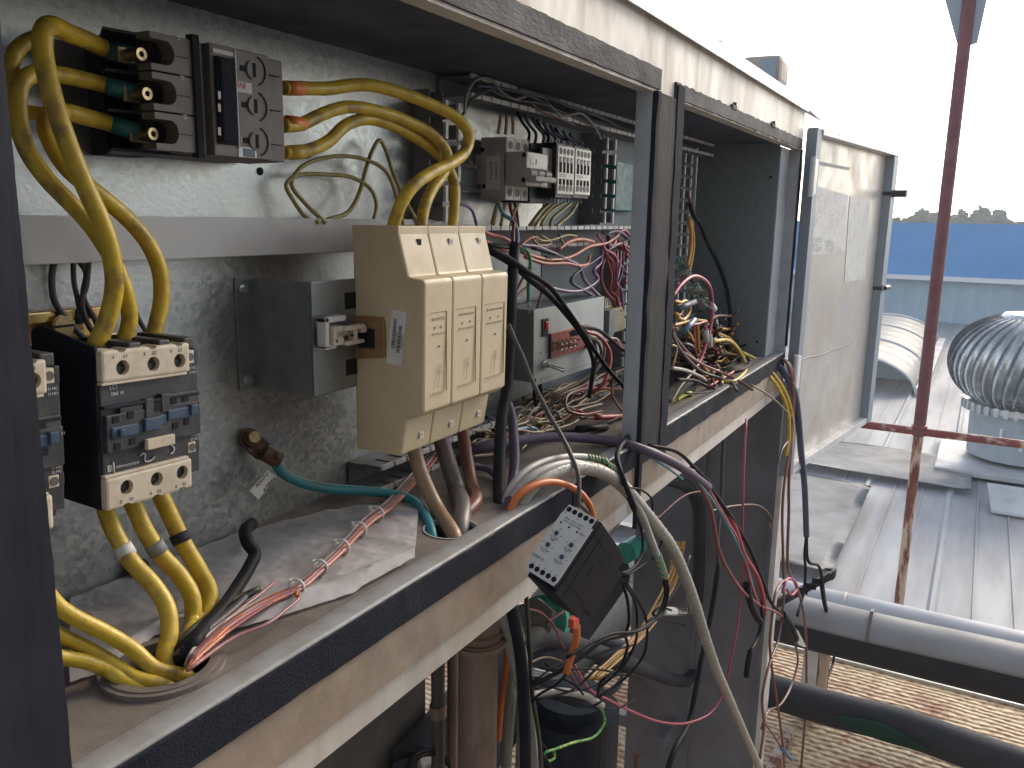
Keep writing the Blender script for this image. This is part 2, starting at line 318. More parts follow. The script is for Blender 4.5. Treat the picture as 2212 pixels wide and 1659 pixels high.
# blue wall and pale corrugated wall
def walls():
    t = thing('boundary_wall', 'long blue sheet wall above a pale corrugated lower band beyond the roof', 'wall')
    b = MB(); b.box(21.3, 21.6, -40, 14, -1.14, .03); b.build('upper_panel', 'blue_wall', t)
    g = MB(); g.box(21.1, 21.32, -40, 14, -1.24, -1.142); g.build('gutter', 'white_wall', t)
    c = MB(); pts = []
    n = 150
    def f(a, bb):
        i = round(a*n*4); y = 14-54*a; ph = i % 4
        return Vector((21.45-(.07 if ph in (1, 2) else 0), y, -2.25+bb*1.01))
    c.grid(f, n*4, 1); o = c.build('corrugated_panel', 'corr_wall', t)
walls()
# far trees and houses
def tree(x, y, z, r, h, label, seed):
    rnd = random.Random(seed); h *= .7; t = thing('tree', label, 'tree', 'trees beyond the blue wall')
    tr = MB(); tr.tube([(x, y, -6.5), (x+.2, y, z-1), (x, y, z+h*.4)], .35, rfun=lambda s: 1.2-.7*s)
    for k in range(5):
        a = rnd.uniform(0, 6.3); tr.tube([(x, y, z-.5), (x+math.cos(a)*r*.6, y+math.sin(a)*r*.6, z+h*.3)], .14, n=6, rfun=lambda s: 1-.6*s)
    tr.build('trunk', 'bark', t)
    b = bmesh.new()
    blobs = [(Vector((x+rnd.gauss(0, r*.35), y+rnd.uniform(-r, r), z+rnd.uniform(-.2, .75)*h)), rnd.uniform(.25, .5)*h) for _ in range(14)]
    for c, br in blobs:
        for k in range(170):
            v = Vector((rnd.gauss(0, 1), rnd.gauss(0, 1), rnd.gauss(0, 1))).normalized()*br*rnd.uniform(.55, 1.05); p = c+v
            s = rnd.uniform(.10, .26); q = Vector((rnd.gauss(0, 1), rnd.gauss(0, 1), rnd.gauss(0, 1))).normalized(); u = q.orthogonal().normalized()*s; w_ = q.cross(u).normalized()*s
            vs = [b.verts.new(p+u), b.verts.new(p+w_), b.verts.new(p-u*.8), b.verts.new(p-w_*.8)]; b.faces.new(vs)
    m = MB(); m._add(b); m.build('crown', 'leaf', t)
for i, (u, hh, r, lab) in enumerate([(2060, 1.5, 3.0, 'dense rounded tree crown just right of the rail post'), (2095, 1.2, 2.4, 'dark tree crown tapering right, away from the rail post'), (1965, .45, 1.6, 'low bush line left of the far house'),
        (1932, .5, 1.2, 'small bush showing beside the open door'), (2150, .35, 1.6, 'low bush left of the small grey house'), (2205, .35, 2.0, 'low bush at the right edge above the blue wall')]):
    p = WX(u, 486, 62); tree(62, p.y, -.1, r, hh, lab, i)
def house(u0, u1, vt, x, label, gable):
    a = WX(u0, 486, x); c = WX(u1, 486, x); zt = WX((u0+u1)/2, vt, x).z; y0, y1 = min(a.y, c.y), max(a.y, c.y)
    t = thing('house', label, 'house'); b = MB(); b.box(x, x+6, y0, y1, -6.5, zt-.5); b.build('wall', 'house', t)
    r = MB(); r.prism([(x-.4, y0-.4, zt-.5), (x-.4, (y0+y1)/2 if gable else y0+1, zt), (x-.4, (y0+y1)/2 if gable else y1-1, zt), (x-.4, y1+.4, zt-.5)][:4] if not gable else [(x-.4, y0-.4, zt-.5), (x-.4, (y0+y1)/2, zt), (x-.4, y1+.4, zt-.5)], (7, 0, 0)); r.build('roof', 'house_roof', t)
    w_ = MB(); w_.box(x-.03, x, y0+.8, y0+1.6, zt-1.6, zt-.8); w_.build('window', 'hole', t)
house(1972, 2030, 457, 75, 'far tan house with a low stepped roof left of the rail post', False)
house(2160, 2184, 469, 75, 'tiny grey gabled house near the right edge above the blue wall', True)
# barrel skylight
def skylight():
    t = thing('barrel_skylight', 'pale arched barrel skylight with a torn open end on the roof', 'skylight')
    x0, x1, yc, R = 11.9, 17.6, 1.52, .90
    def f(a, b):
        th = math.pi*b; return Vector((x0+(x1-x0)*a+.02*math.sin(9*th)*(a < .02), yc+R*math.cos(th), ZR+R*.52*math.sin(th)+.01*math.sin(a*60)))
    MB().grid(f, 60, 24, .02).build('shell', 'skylight', t)
    for k in (x0, x0+1.9, x0+3.8, x1):
        r = MB(); r.tube([(k, yc+(R+.015)*math.cos(math.pi*i/16), ZR+(R*.52+.02)*math.sin(math.pi*i/16)) for i in range(17)], .018, n=6, smooth=1)
        r.build('rib', 'white_wall', t)
    k = MB(); k.box(x0, x1, yc-R-.12, yc-R, ZR, ZR+.10); k.box(x0, x1, yc+R, yc+R+.12, ZR, ZR+.10); k.build('kerb', 'roof_flash', t)
    bk = MB(); bk.prism([(x0+1.1, yc+R*.97*math.cos(math.pi*i/12), ZR+R*.50*math.sin(math.pi*i/12)) for i in range(13)], (.02, 0, 0)); bk.build('end_baffle', 'corr_wall', t)
skylight()
# turbine ventilator
def turbine():
    t = thing('turbine_vent', 'round ribbed aluminium turbine ventilator on a grey throat at the right edge', 'roof vent')
    c = WX(2228, 784, 8.8); cx, cy, cz = c; R = 158*c.dot(FWD)/F; Hh = .44
    n = 40
    for i in range(n):
        b = MB()
        a0 = 2*math.pi*i/n
        def f(s, k, a0=a0):
            th = -math.pi/2*.80+s*math.pi*.88; rr = R*max(.02, math.cos(th))**.75*(1-.05*math.sin(k*math.pi)**.7+.03*(k > .9))
            a = a0+k*2*math.pi/n*1.06+s*.45
            return Vector((cx+rr*math.cos(a), cy+rr*math.sin(a), cz+Hh*math.sin(th)))
        b.grid(f, 18, 5, .004); b.build('vane', 'turbine', t)
    b = MB(); b.cyl((cx, cy, cz+Hh*.9), (cx, cy, cz+Hh*1.0), .30, .26, 28); b.build('cap', 'turbine', t)
    b = MB(); b.cyl((cx, cy, cz-Hh*.98), (cx, cy, cz-Hh*.86), .50, .50, 40)
    for i in range(40):
        a = 2*math.pi*i/40; b.box(-.02, .02, -.01, .012, -.04, .04, M=T(cx+.51*math.cos(a), cy+.51*math.sin(a), cz-Hh*.92) @ Matrix.Rotation(a+math.pi/2, 4, 'Z'))
    b.build('collar', 'turbine', t)
    b = MB(); b.cyl((cx, cy, ZR+.12), (cx, cy, cz-Hh*.95), .43, .44, 40); b.build('throat', 'throat', t)
    b = MB(); b.box(cx-.70, cx+.70, cy-.7, cy+.66, ZR+.03, ZR+.08, .01); b.build('base_flashing', 'roof_flash', t)
    for k in range(6):
        b = MB(); a = math.pi*(.75+.12*k); b.box(-.012, .012, -.012, .012, -.05, .03, M=T(cx+.44*math.cos(a), cy+.44*math.sin(a), cz-.68+.1*(k % 2)))
        b.build('sealant_patch', 'white_wall', t)
turbine()
up = MB(); p = WZ(2150, 1085, ZR+.1); up.prism([(p.x-.02, p.y-1.9, ZR+.02), (p.x-.02, p.y+.02, ZR+.02), (p.x+.35, p.y+.06, ZR+.13), (p.x+.35, p.y-1.9, ZR+.13)], (.01, 0, .02)); tag(up.build('loose_sheet', 'roof_flash'), 'bent pale sheet edge lifted off the roof below the turbine vent', 'metal sheet')
# railing
def railing():
    t = thing('railing', 'rusty red pipe railing with peeling paint and a tall post', 'railing')
    x = 4.3; a = WX(1985, 932, x); yv = a.y
    MB().cyl((x, yv, ZR), (x, yv, a.z+.03), .022, n=24).build('post', 'rust_post', t)
    MB().cyl((x, yv, a.z-.02), (x, yv, 1.6), .027, n=24).build('post', 'rail_top', t, label='tall dark red upper post')
    MB().cyl((x, -3.2, a.z), (x, 3.4, a.z), .019, n=20).build('rail', 'rust_red', t)
    w_ = MB()
    w_.tube([(x+.027*math.cos(k*.785), yv+.027*math.sin(k*.785), a.z+.025) for k in range(9)], .009, n=8); w_.build('weld', 'rust_red', t)
    g = MB(); z0 = WX(2068, 95, x).z
    g.prism([(x, yv-.05, z0), (x, yv+.02, z0-.02), (x, yv+.25, z0+.62), (x, yv-.11, z0+.62)], (.012, 0, 0)); g.build('gusset_plate', 'door_edge', t)
railing()
# insulated pipes along Y behind the cabinet's end
def pipes():
    a = WX(1900, 1372, 3.45); z = a.z
    t = thing('insulated_pipe', 'thick black insulated pipe with faded silver cladding on top, nearest the cabinet', 'pipe', 'insulated pipes over the deck')
    def half(xc, zc, R, th0, th1, name, m, par, y0=-3.2, y1=1.4):
        return MB().grid(lambda s, b: Vector((xc+R*math.cos(th0+(th1-th0)*b), y0+(y1-y0)*s, zc+R*math.sin(th0+(th1-th0)*b)+.004*math.sin(s*23))), 40, 18, -.004).build(name, m, par)
    xc, zc, R = 3.20, -1.537, .097
    MB().cyl((xc, -3.2, zc), (xc, 1.6, zc), R, n=40).build('insulation', 'rubber', t, smooth=True)
    half(xc, zc, R+.006, math.radians(50), math.radians(162), 'cladding', 'cladding', t)
    for yy in (.22, -1.1): MB().grid(lambda s, b, yy=yy: Vector((xc+(R+.013)*math.cos(math.radians(50+112*b)), yy+.012*s, zc+(R+.013)*math.sin(math.radians(50+112*b)))), 1, 18, -.003).build('band', 'cladding', t)
    t2 = thing('insulated_pipe', 'silver clad pipe lying behind the black insulated one', 'pipe', 'insulated pipes over the deck')
    MB().cyl((3.50, -3.2, -1.598), (3.50, 1.7, -1.598), .086, n=40).build('cladding', 'cladding', t2, smooth=True)
    for yy in (.35, -.8): MB().cyl((3.50, yy, -1.598), (3.50, yy+.012, -1.598), .0885, n=40).build('band', 'cladding', t2, smooth=True)
    t3 = thing('insulated_pipe', 'lower black insulated pipe with a green torn patch, close to the deck', 'pipe', 'insulated pipes over the deck')
    xx, zz = 2.50, -1.463
    MB().tube([(xx+.02*math.sin(k), -2.8+k*.22, zz+.008*math.sin(k*2.1)) for k in range(22)], .053, n=28).build('insulation', 'rubber', t3)
    c = WX(1905, 1580, xx-.05)
    def pf(s, b):
        y = c.y-.13+.26*s; w2 = math.sin(math.pi*s)*.9; th = math.radians(178)-(b-.5)*w2*1.1-.55*(s-.5)*.6
        return Vector((xx+.056*math.cos(th), y, zz+.056*math.sin(th)+.008*math.sin(3*y)))
    MB().grid(pf, 20, 8, .004).build('torn_patch', 'green_rubber', t3)
    t4 = thing('pipe_support', 'pale steel support post under the silver pipes', 'support')
    p = WX(1757, 1440, 3.2); MB().box(3.16, 3.24, p.y-.02, p.y+.035, ZD, -1.62, .003).build('post', 'leg_edge', t4); MB().box(3.165, 3.24, p.y-.055, p.y-.021, ZD, -1.62, .003).build('post', 'rust_post', t4, label='rusty tan side of the support')
    b = MB(); b.box(2.3, 3.0, p.y+.02, p.y+.06, ZD+.004, ZD+.03); tag(b.build('deck_strap', 'rust_post'), 'thin tan flat bar lying on the deck below the lower black pipe', 'steel bar')
pipes()
# perforated dark hanger strap by the pipes
def hanger():
    xx = 3.02; P = [WX(u, v, xx) for u, v in ((1655, 1318), (1700, 1285), (1760, 1258), (1805, 1238))]
    b = MB(); d = (P[-1]-P[0]).normalized(); up_ = Z_*.018
    b.prism([P[0]-up_, P[3]-up_*1.1, P[3]+up_*.6, P[0]+up_*1.3], (.03, 0, 0), .004)
    t = thing('hanger_bracket', 'dark slotted metal bracket arm sticking out above the silver pipe', 'bracket'); b.build('arm', 'black_plastic', t)
    for s in (.52, .64, .76): q = P[0].lerp(P[3], s); b = MB(); b.box(q.x-.0015, q.x, q.y-.022, q.y+.022, q.z-.008, q.z+.013); b.build('slot', 'hole', t)
    q = P[0].lerp(P[3], .93); MB().ring((q.x-.004, q.y, q.z-.002), (1, 0, 0), .007, .014, .004).build('eye', 'black_plastic', t)
hanger()
# ================================================================ the electrical cabinet
cab = thing('electrical_cabinet', 'long weathered beige steel control cabinet with two open compartments', 'electrical cabinet')
def cut(o, cutters):
    for c in cutters:
        m_ = o.modifiers.new('b', 'BOOLEAN'); m_.operation = 'DIFFERENCE'; m_.solver = 'EXACT'; m_.object = c
    dg = bpy.context.evaluated_depsgraph_get(); dg.update(); me = bpy.data.meshes.new_from_object(o.evaluated_get(dg)); o.modifiers.clear(); o.data = me
    for c in cutters: bpy.data.objects.remove(c)
XE = 2.205
HC = WZ(352, 1448, ZF); H2 = WZ(975, 1143, ZF); print('H2', H2)
HC.y += .002; HC.x += .002
fl = MB(); fl.box(.1, 2.30, YF+.002, YB+.05, ZF-.003, ZF); flo = fl.build('floor_pan', 'floor_paint', cab)
c1 = MB(); c1.cyl((HC.x, HC.y, ZF-.1), (HC.x, HC.y, ZF+.1), .036, n=40); c2 = MB(); c2.cyl((H2.x, H2.y, ZF-.1), (H2.x, H2.y, ZF+.1), .031, n=40)
cut(flo, [c1.build('x', 'hole'), c2.build('x', 'hole')])
g = MB(); g.ring((HC.x, HC.y, ZF-.012), (0, 0, 1), .0345, .0415, .017, 48); g.ring((HC.x, HC.y, ZF), (0, 0, 1), .038, .046, .004, 48); go_ = g.build('grommet', 'floor_paint', cab, smooth=False)
g = MB(); g.ring((H2.x, H2.y, ZF-.004), (0, 0, 1), .0302, .0325, .0052, 48); g.build('grommet', 'paint_grey', cab)
for q_, r_ in ((HC, .0362), (H2, .0312)):  # closed dark cans added below the floor holes to make them dark
    g = MB(); g.ring((q_.x, q_.y, ZF-.11), (0, 0, 1), r_, r_+.003, .105, 40); g.cyl((q_.x, q_.y, ZF-.113), (q_.x, q_.y, ZF-.11), r_+.003, n=40); g.build('hole_darkener', 'dark_machine', cab)
b = MB(); b.box(.1, 1.33, YB, YB+.003, ZF, ZC); b.build('back_panel', 'galvanized', cab)
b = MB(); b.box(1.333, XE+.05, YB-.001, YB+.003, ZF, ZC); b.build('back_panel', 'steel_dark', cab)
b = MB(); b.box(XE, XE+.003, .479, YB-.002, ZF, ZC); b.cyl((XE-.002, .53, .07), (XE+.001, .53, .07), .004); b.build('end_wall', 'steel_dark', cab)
for (u, v) in ((1665, 383), (1635, 738)):
    q = WX(u, v, XE-.0005); MB().cyl((q.x-.001, q.y, q.z), (q.x+.002, q.y, q.z), .0035, n=12).build('hole', 'hole', cab)
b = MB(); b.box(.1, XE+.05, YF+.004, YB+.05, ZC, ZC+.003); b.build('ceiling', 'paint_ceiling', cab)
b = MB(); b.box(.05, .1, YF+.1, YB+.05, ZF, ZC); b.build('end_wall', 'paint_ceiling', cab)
# front frame
b = MB(); b.box(-.3, 2.33, YF, YF+.003, .184, .285); b.box(-.3, 2.33, YF+.003, YF+.022, .184, .187); b.build('header_panel', 'paint_header', cab)
b = MB(); b.box(.1, .262, YF, YF+.003, ZF, .184); b.box(.259, .262, YF+.003, YF+.024, ZF, .184); b.build('frame_post', 'paint_grey', cab)
b = MB(); b.box(1.209, 1.336, YF, YF+.003, ZF, .184); b.box(1.336, 1.339, YF, YF+.024, ZF, .184); b.build('frame_post', 'paint_grey', cab)
b = MB(); b.box(1.206, 1.2088, YF, YF+.024, ZF, .184); b.build('frame_return', 'paint_strip', cab)
b = MB(); b.box(2.309, 2.33, YF, YF+.003, -.36, .184); b.box(2.206, 2.309, .476, .479, ZF, .184); b.box(2.306, 2.309, YF+.003, .476, ZF, .184); b.build('frame_post', 'paint_grey', cab)
def strip(x0, x1, y, zin, zout, j, step=.004, th=.005, seed=1, vertical=False, z0=0, z1=0):
    """foam strip: one straight edge, one ragged edge"""
    r = random.Random(seed); b = bmesh.new(); n = int((x1-x0)/step); F_, B_ = [], []
    for i in range(n+1):
        x = x0+(x1-x0)*i/n; jj = (noise.noise(Vector((x*38, seed, 0)))*.6+noise.noise(Vector((x*160, seed, 3)))*.4)*j*1.6
        ji = noise.noise(Vector((x*25, seed, 9)))*j*.5
        yy = y-th*(.75+.25*noise.noise(Vector((x*20, 5, seed))))
        if vertical: A = ((zin+ji, yy, x), (zout+jj, yy, x), (zout+jj, y, x), (zin+ji, y, x))
        else: A = ((x, yy, zin+ji), (x, yy, zout+jj), (x, y, zout+jj), (x, y, zin+ji))
        F_.append([b.verts.new(a) for a in A])
    for P, Q in zip(F_, F_[1:]):
        for k in range(4): b.faces.new((P[k], P[(k+1) % 4], Q[(k+1) % 4], Q[k]))
    b.faces.new(F_[0][::-1]); b.faces.new(F_[-1]); bmesh.ops.recalc_face_normals(b, faces=b.faces)
    m = MB(); m._add(b); return m
strip(.262, .967, YF, -.3835, -.3505, .0016, seed=1).build('foam_gasket', 'foam', cab)
strip(.972, 1.206, YF, -.384, -.3515, .0022, seed=2).build('foam_gasket', 'foam', cab)
strip(1.336, 2.31, YF, -.384, -.3515, .003, seed=3, step=.008).build('foam_gasket', 'foam', cab)
strip(-.2, 1.233, YF, .188, .2165, .0016, seed=4).build('foam_gasket', 'foam_brown', cab)
strip(1.302, 2.31, YF, .186, .209, .004, seed=5, step=.01).build('foam_gasket', 'foam_brown', cab)
strip(-.5, .187, YF, .183, .262, .0006, seed=6, vertical=True, th=.006).build('foam_gasket', 'foam_smooth', cab); strip(-.5, .187, YF, .05, .1825, .0006, seed=16, vertical=True, th=.002).build('foam_gasket', 'paint_grey', cab)
strip(-.49, .184, YF, 1.209, 1.2215, .0010, seed=7, vertical=True, th=.010).build('foam_gasket', 'foam', cab)
strip(-.3855, .184, YF-.002, 1.2225, 1.303, .0014, seed=8, vertical=True, th=.004).build('foam_gasket', 'foam_dark', cab)
strip(-.40, .205, YF, 1.3035, 1.336, .0014, seed=9, vertical=True, th=.009).build('foam_gasket', 'foam', cab)
strip(-.33, .184, YF, 2.311, 2.325, .001, seed=10, vertical=True, th=.006, step=.01).build('foam_gasket', 'foam', cab)
# sill: white painted lip, beige fascia, lower channel
def lip(x0, x1):
    b = MB(); n = 60
    prof = [(YF-.001, -.3505), (YF-.0012, -.3478), (YF+.002, -.3465), (YF+.012, -.3462), (YF+.0225, -.3468), (YF+.024, -.3478)]
    b.grid(lambda s, t: Vector((x0+(x1-x0)*s, *[prof[round(t*5)][k]+(.0003*noise.noise(Vector((x0+(x1-x0)*s*9, t, k)))) for k in (0, 1)])), n, 5, .001)
    return b
lip(.262, 1.206).build('sill_lip', 'paint_lip', cab); lip(1.339, 2.306).build('sill_lip', 'paint_lip', cab)
b = MB(); b.box(-.2, 2.33, YF, YF+.003, -.436, -.3485); b.build('fascia', 'paint_fascia', cab)
b = MB(); b.box(-.2, 2.33, YF+.006, YF+.009, -.468, -.430); b.box(-.2, 2.33, YF+.009, YF+.05, -.468, -.465); b.build('lower_channel', 'paint_header', cab)
b = MB(); b.box(-.3, 2.31, YF-.012, 1.5, .2855, .300, .002); b.box(-.3, 2.31, YF-.013, YF-.011, .276, .2995); b.build('top_cover', 'paint_roof', cab)
b = MB(); b.prism([(2.31, YF-.012, .283), (2.43, YF-.03, .262), (2.31, YF+.01, .283)], (0, 0, .001)); b.build('drip_edge', 'paint_roof', cab)
# notches of crumbled foam on the header (small lumps)
b = MB()
for x in (1.62, 1.95): b.box(x, x+.03, YF-.006, YF, .206, .214, .001); b.box(x+.02, x+.026, YF-.006, YF, .213, .22, .001)
b.build('foam_lump', 'foam_brown', cab)
# door folded right back at the far end
dd = MB()
H0 = Vector((2.335, .440, 0)); dv = (Vector((3.20, .325, 0))-H0); DL = dv.length; dv.normalize(); dn = Vector((dv.y, -dv.x, 0))
if dn.y > 0: dn = -dn
DM = Matrix(((dv.x, -dn.x, 0, H0.x), (dv.y, -dn.y, 0, H0.y), (0, 0, 1, 0), (0, 0, 0, 1)))
ZT, ZBt = .236, -.70
door = MB(DM).box(.0, DL, .0, .003, ZBt, ZT).build('door', 'door_paint', cab, label='open beige sheet steel door with papers taped inside')
MB(DM).box(-.003, .035, -.026, .0, ZBt, ZT+.004, .001).build('door_frame', 'door_edge', door)
MB(DM).box(.036, DL, -.030, .0, ZT-.012, ZT+.003, .001).build('door_frame', 'paint_roof', door)
MB(DM).box(DL-.055, DL+.002, -.028, .0, ZBt, ZT-.013, .001).build('door_frame', 'door_edge', door)
MB(DM).box(.036, DL-.056, -.026, .0, ZBt, ZBt+.02, .001).build('door_frame', 'paint_lip', door)
for z in (.10, -.22):
    m = MB(DM); m.cyl((DL-.045, -.075 if z > 0 else -.03, z), (DL-.045, 0, z), .012); m.cyl((DL-.02, -.03, z), (DL+.04, -.03, z), .008); m.build('latch', 'black_plastic', door)
for z in (.115, -.40):
    m = MB(DM); m.box(-.028, .0, -.034, -.027, z-.045, z+.045, .001); m.cyl((-.03, -.03, z-.05), (-.03, -.03, z+.05), .007); m.build('hinge', 'paint_roof', cab)
# dark machinery base under the cabinet
b = MB(); b.box(-1.2, 1.38, .98, 1.6, -1.9, -.36); b.build('rear_housing', 'dark_machine', cab)
b = MB(); b.box(-1.2, 2.7, YB+.06, 1.6, -.36, .285); b.build('rear_housing', 'dark_machine', cab)
# end leg
P1 = 2.375
b = MB(); b.box(P1, P1+.06, .452, .872, -1.9, -.436); b.build('leg', 'leg_paint', cab)
b = MB(); b.box(P1-.006, P1+.0, .66, .668, -1.9, -.47, .002); b.box(P1-.01, P1, .452, .462, -1.9, -.437); b.build('leg_rib', 'leg_paint', cab)
b = MB(); b.box(P1-.012, P1+.065, .436, .4515, -1.9, -.40, .002); b.build('leg', 'leg_edge', cab, label='pale front edge of the end leg')
b = MB(); b.box(1.35, 1.40, .60, .64, -1.9, -.9)
b = MB(); b.box(P1+.0, P1+.05, .873, 1.5, -1.66, -1.62); b.build('crossbar', 'leg_paint', cab)
# fan motor on top
t = thing('fan_motor', 'tan rounded motor casing with grey side panels on top of the cabinet', 'motor')
X0 = 2.60; y0 = WX(1686, 150, X0).y; z1 = WX(1680, 116, X0).z; z0 = WX(1684, 182, X0).z
MB().box(X0, X0+.12, y0, y0+.30, z0, z1, .018).build('casing', 'motor', t)
MB().box(X0-.003, X0+.002, y0+.012, y0+.060, z0+.012, z1-.010, .0015).build('side_panel', 'door_edge', t)
MB().box(X0-.003, X0+.002, y0+.105, y0+.20, z0+.010, z1-.016, .0015).build('side_panel', 'door_edge', t)
MB().box(X0-.4, X0+.11, y0+.08, y0+.3, .302, z0+.004, .002).build('foot', 'door_edge', t)
q = WX(1548, 103, 2.1); b = MB(); b.box(q.x-.03, q.x+.05, q.y-.02, q.y+.04, .30, q.z+.012, .006); tag(b.build('roof_bracket', 'door_edge'), 'small grey block on the roof edge left of the motor', 'bracket')
# beige ledge box beside the brown pipe under the sill

# unseen box added behind the camera to keep light out of the cabinet
t = thing('unseen_light_blocker', 'unseen beige box added behind the camera to block light from the cabinet', 'light blocker')
b = MB(); b.box(-3.2, 1.2, -2.2, -1.0, -1.9, 2.0, .01); b.build('casing', 'paint_fascia', t)

for k in range(7): MB().box(-3.0+.59*k, -2.45+.59*k, -1.0, -.985, -1.6, 1.8, .004).build('blocker_panel', 'paint_fascia', t)  # panels on the face of the added light-blocking box
# ================================================================ devices in the left compartment
def rotm(a, b, c):
    return (Matrix.Rotation(c, 4, 'Z') @ Matrix.Rotation(b, 4, 'Y') @ Matrix.Rotation(a, 4, 'X'))
R_ = math.radians
def contactor(pos, label, scribble, rot):
    M = T(*pos) @ rotm(*rot); t = thing('contactor', label, 'contactor', 'contactors on the brass coloured rail')
    Wd, D0 = .0935, .0045
    b = MB(M); b.box(.001, Wd, D0, .100, -.110, -.012, .0012); b.box(.001, Wd-.003, .010, .094, -.116, -.006, .0012); b.build('housing', 'black_plastic', t)
    b = MB(M); b.prism([(-.0012, .006, .004), (-.0012, .070, .016), (-.0012, .080, .010), (-.0012, .080, -.118), (-.0012, .006, -.121)], (.0028, 0, 0), .0006); b.build('side_plate', 'black_smooth', t)
    b = MB(M); b.box(.001, .091, .0, .09, -.043, -.0405, .0004); b.build('seam', 'black_smooth', t)
    def block(z0, z1, top):
        sg = 1 if top else -1
        b = MB(M); b.box(.0, .0815, .0, .018, z0, z1, .0022)
        b.box(.0, .079, .0008, .012, (z0-.0022) if top else z1, z0 if top else z1+.0022, .0006)
        o = b.build('terminal_block', 'cream', t)
        cs = []
        zc = -.0124 if top else -.1062
        for s_ in (.0178, .0457, .0712):
            c = MB(M); c.cyl((s_, -.01, zc), (s_, .011, zc), .0058, n=28); cs.append(c.build('x', 'hole'))
            c = MB(M); c.cyl((s_, -.01, z1+.0028 if top else z0-.0028), (s_, .03, z1+.0028 if top else z0-.0028), .0052, n=24)
            if True: cs.append(c.build('x', 'hole'))
        cut(o, cs)
        for s_ in (.0178, .0457, .0712):
            c = MB(M); c.cyl((s_, .0062, zc), (s_, .012, zc), .0057, n=24); c.box(s_-.004, s_+.004, .0056, .0063, zc-.0006, zc+.0006); c.build('screw', 'cup', t)
        return o
    block(-.0225, .0016, True); block(-.1212, -.0960, False)
    b = MB(M)
    for s_ in (.018, .0455, .0705):
        b.box(s_+.008, s_+.019, .003, .060, -.004, .0055, .0015)
    b.build('barrier', 'black_plastic', t)
    b = MB(M); b.box(.0008, .085, .022, .062, -.002, .001); b.build('terminal_cover', 'black_plastic', t)
    for s_ in (.0178, .0457, .0712):
        b = MB(M); b.cyl((s_, .012, -.1215), (s_, .012, -.117), .0078, .0072, 20); b.build('cable_boot', 'black_smooth', t)
    for (z0, z1) in ((-.0165, -.0055), (-.0925, -.0835)):
        b = MB(M); b.box(.0815, .0895, .004, .014, z0, z1, .0006); b.build('auxiliary_terminal', 'cream', t)
        b = MB(M); b.cyl((.0857, .0035, (z0+z1)/2), (.0857, .0045, (z0+z1)/2), .0033, n=18); b.build('screw', 'cup', t)
        b = MB(M); b.box(.0895, .0935, .004, .03, z0, z1+.001, .0006); b.build('side_guard', 'black_plastic', t)
    # raised middle with pockets
    b = MB(M); b.box(.0025, .092, .0005, .02, -.0765, -.0475, .0009); b.box(.015, .036, .001, .02, -.048, -.0435, .0008)
    b.box(.037, .0445, -.0005, .02, -.055, -.0395, .0008); b.box(.052, .060, -.0005, .02, -.0525, -.0375, .0008); b.box(.060, .0905, .0005, .02, -.048, -.039, .0008)
    o = b.build('front_housing', 'black_plastic', t)
    pk = MB(M)
    for (x, z) in ((.0105, -.0515), (.0235, -.0500), (.0110, -.0722), (.0245, -.0708), (.0645, -.0445), (.0762, -.0440), (.0655, -.0655), (.0770, -.0640), (.0478, -.0470)):
        h_ = .0026 if x != .0478 else .0035; pk.box(x-h_, x+h_, -.0002, .0008, z-h_, z+h_)
    pk.build('pocket', 'hole', t)
    b = MB(M); b.box(.006, .0295, -.001, .006, -.0660, -.0572, .001); b.box(.0115, .0165, -.0035, .0, -.0650, -.0590, .001); b.box(.0295, .0345, .0, .006, -.0648, -.0590, .0006)
    b.box(.0345, .0500, -.0025, .006, -.0650, -.0545, .001); b.box(.0500, .0575, .0, .006, -.0625, -.0545, .0008); b.box(.0575, .0810, -.0012, .006, -.0600, -.0515, .001); b.box(.0795, .0862, -.003, .006, -.0590, -.0500, .001)
    b.build('slider', 'blue_plastic', t)
    b = MB(M); b.box(.0345, .0610, -.0045, -.0005, -.0795, -.0710, .0008); b.build('label_holder', 'cream', t)
    f = -.0004
    w_ = MB(M)
    for s_, p, z, sz in (('LC1', (.0125, D0+f, -.0275), 0, .0042), ('D65 10', (.0155, D0+f, -.0325), 0, .0036), ('21 NC', (.0878, D0+f, -.0205), 0, .0027), ('13 NO', (.0878, D0+f, -.0242), 0, .0027), ('11', (.0915, f+.0005, -.0530), 0, .003),
                    ('14 NO', (.0878, D0+f, -.0780), 0, .0027), ('22 NC', (.0878, D0+f, -.0814), 0, .0027)):
        w_.text(s_, p, X_, Z_, sz)
    w_.text('telemecanique', (.0225, D0+f, -.0895), X_, Z_, .0036)
    for k in range(4): w_.box(.0048+.0016*k, .0056+.0016*k, D0+f-.0001, D0+f+.0002, -.0922, -.0868)
    w_.build('lettering', 'white_print', t)
    w_ = MB(M)
    for s_, x, z in (('1', .0100, -.0038), ('L1', .0205, -.0038), ('3', .0375, -.0038), ('L2', .0465, -.0038), ('5', .0630, -.0038), ('L3', .0715, -.0038), ('2', .0120, -.1166), ('T1', .0215, -.1166), ('4', .0395, -.1166), ('T2', .0475, -.1166), ('6', .0645, -.1166), ('T3', .0725, -.1166)):
        w_.text(s_, (x, -.0003, z), X_, Z_, .0038)
    w_.build('lettering', 'black_print', t)
    if scribble:
        for pts in ([(.0095, -.0850), (.0100, -.0955)], [(.0335, -.0850), (.0365, -.0835), (.0385, -.0855), (.0375, -.0885), (.0385, -.0905), (.0440, -.0905), (.0470, -.0885)], [(.0625, -.0770), (.0650, -.0800), (.0640, -.0820), (.0665, -.0850), (.0650, -.0885), (.0625, -.0890)]):
            MB(M).tube([(x, .0035, z) for x, z in pts], .00055, n=6).build('marker_stroke', 'white_print', t)
CR = (R_(.17), R_(2.56), R_(2.12)); CP = Vector((.3801, .56, -.1037))
contactor(CP, 'black contactor with cream terminal strips, blue slider and white marker strokes', True, CR)
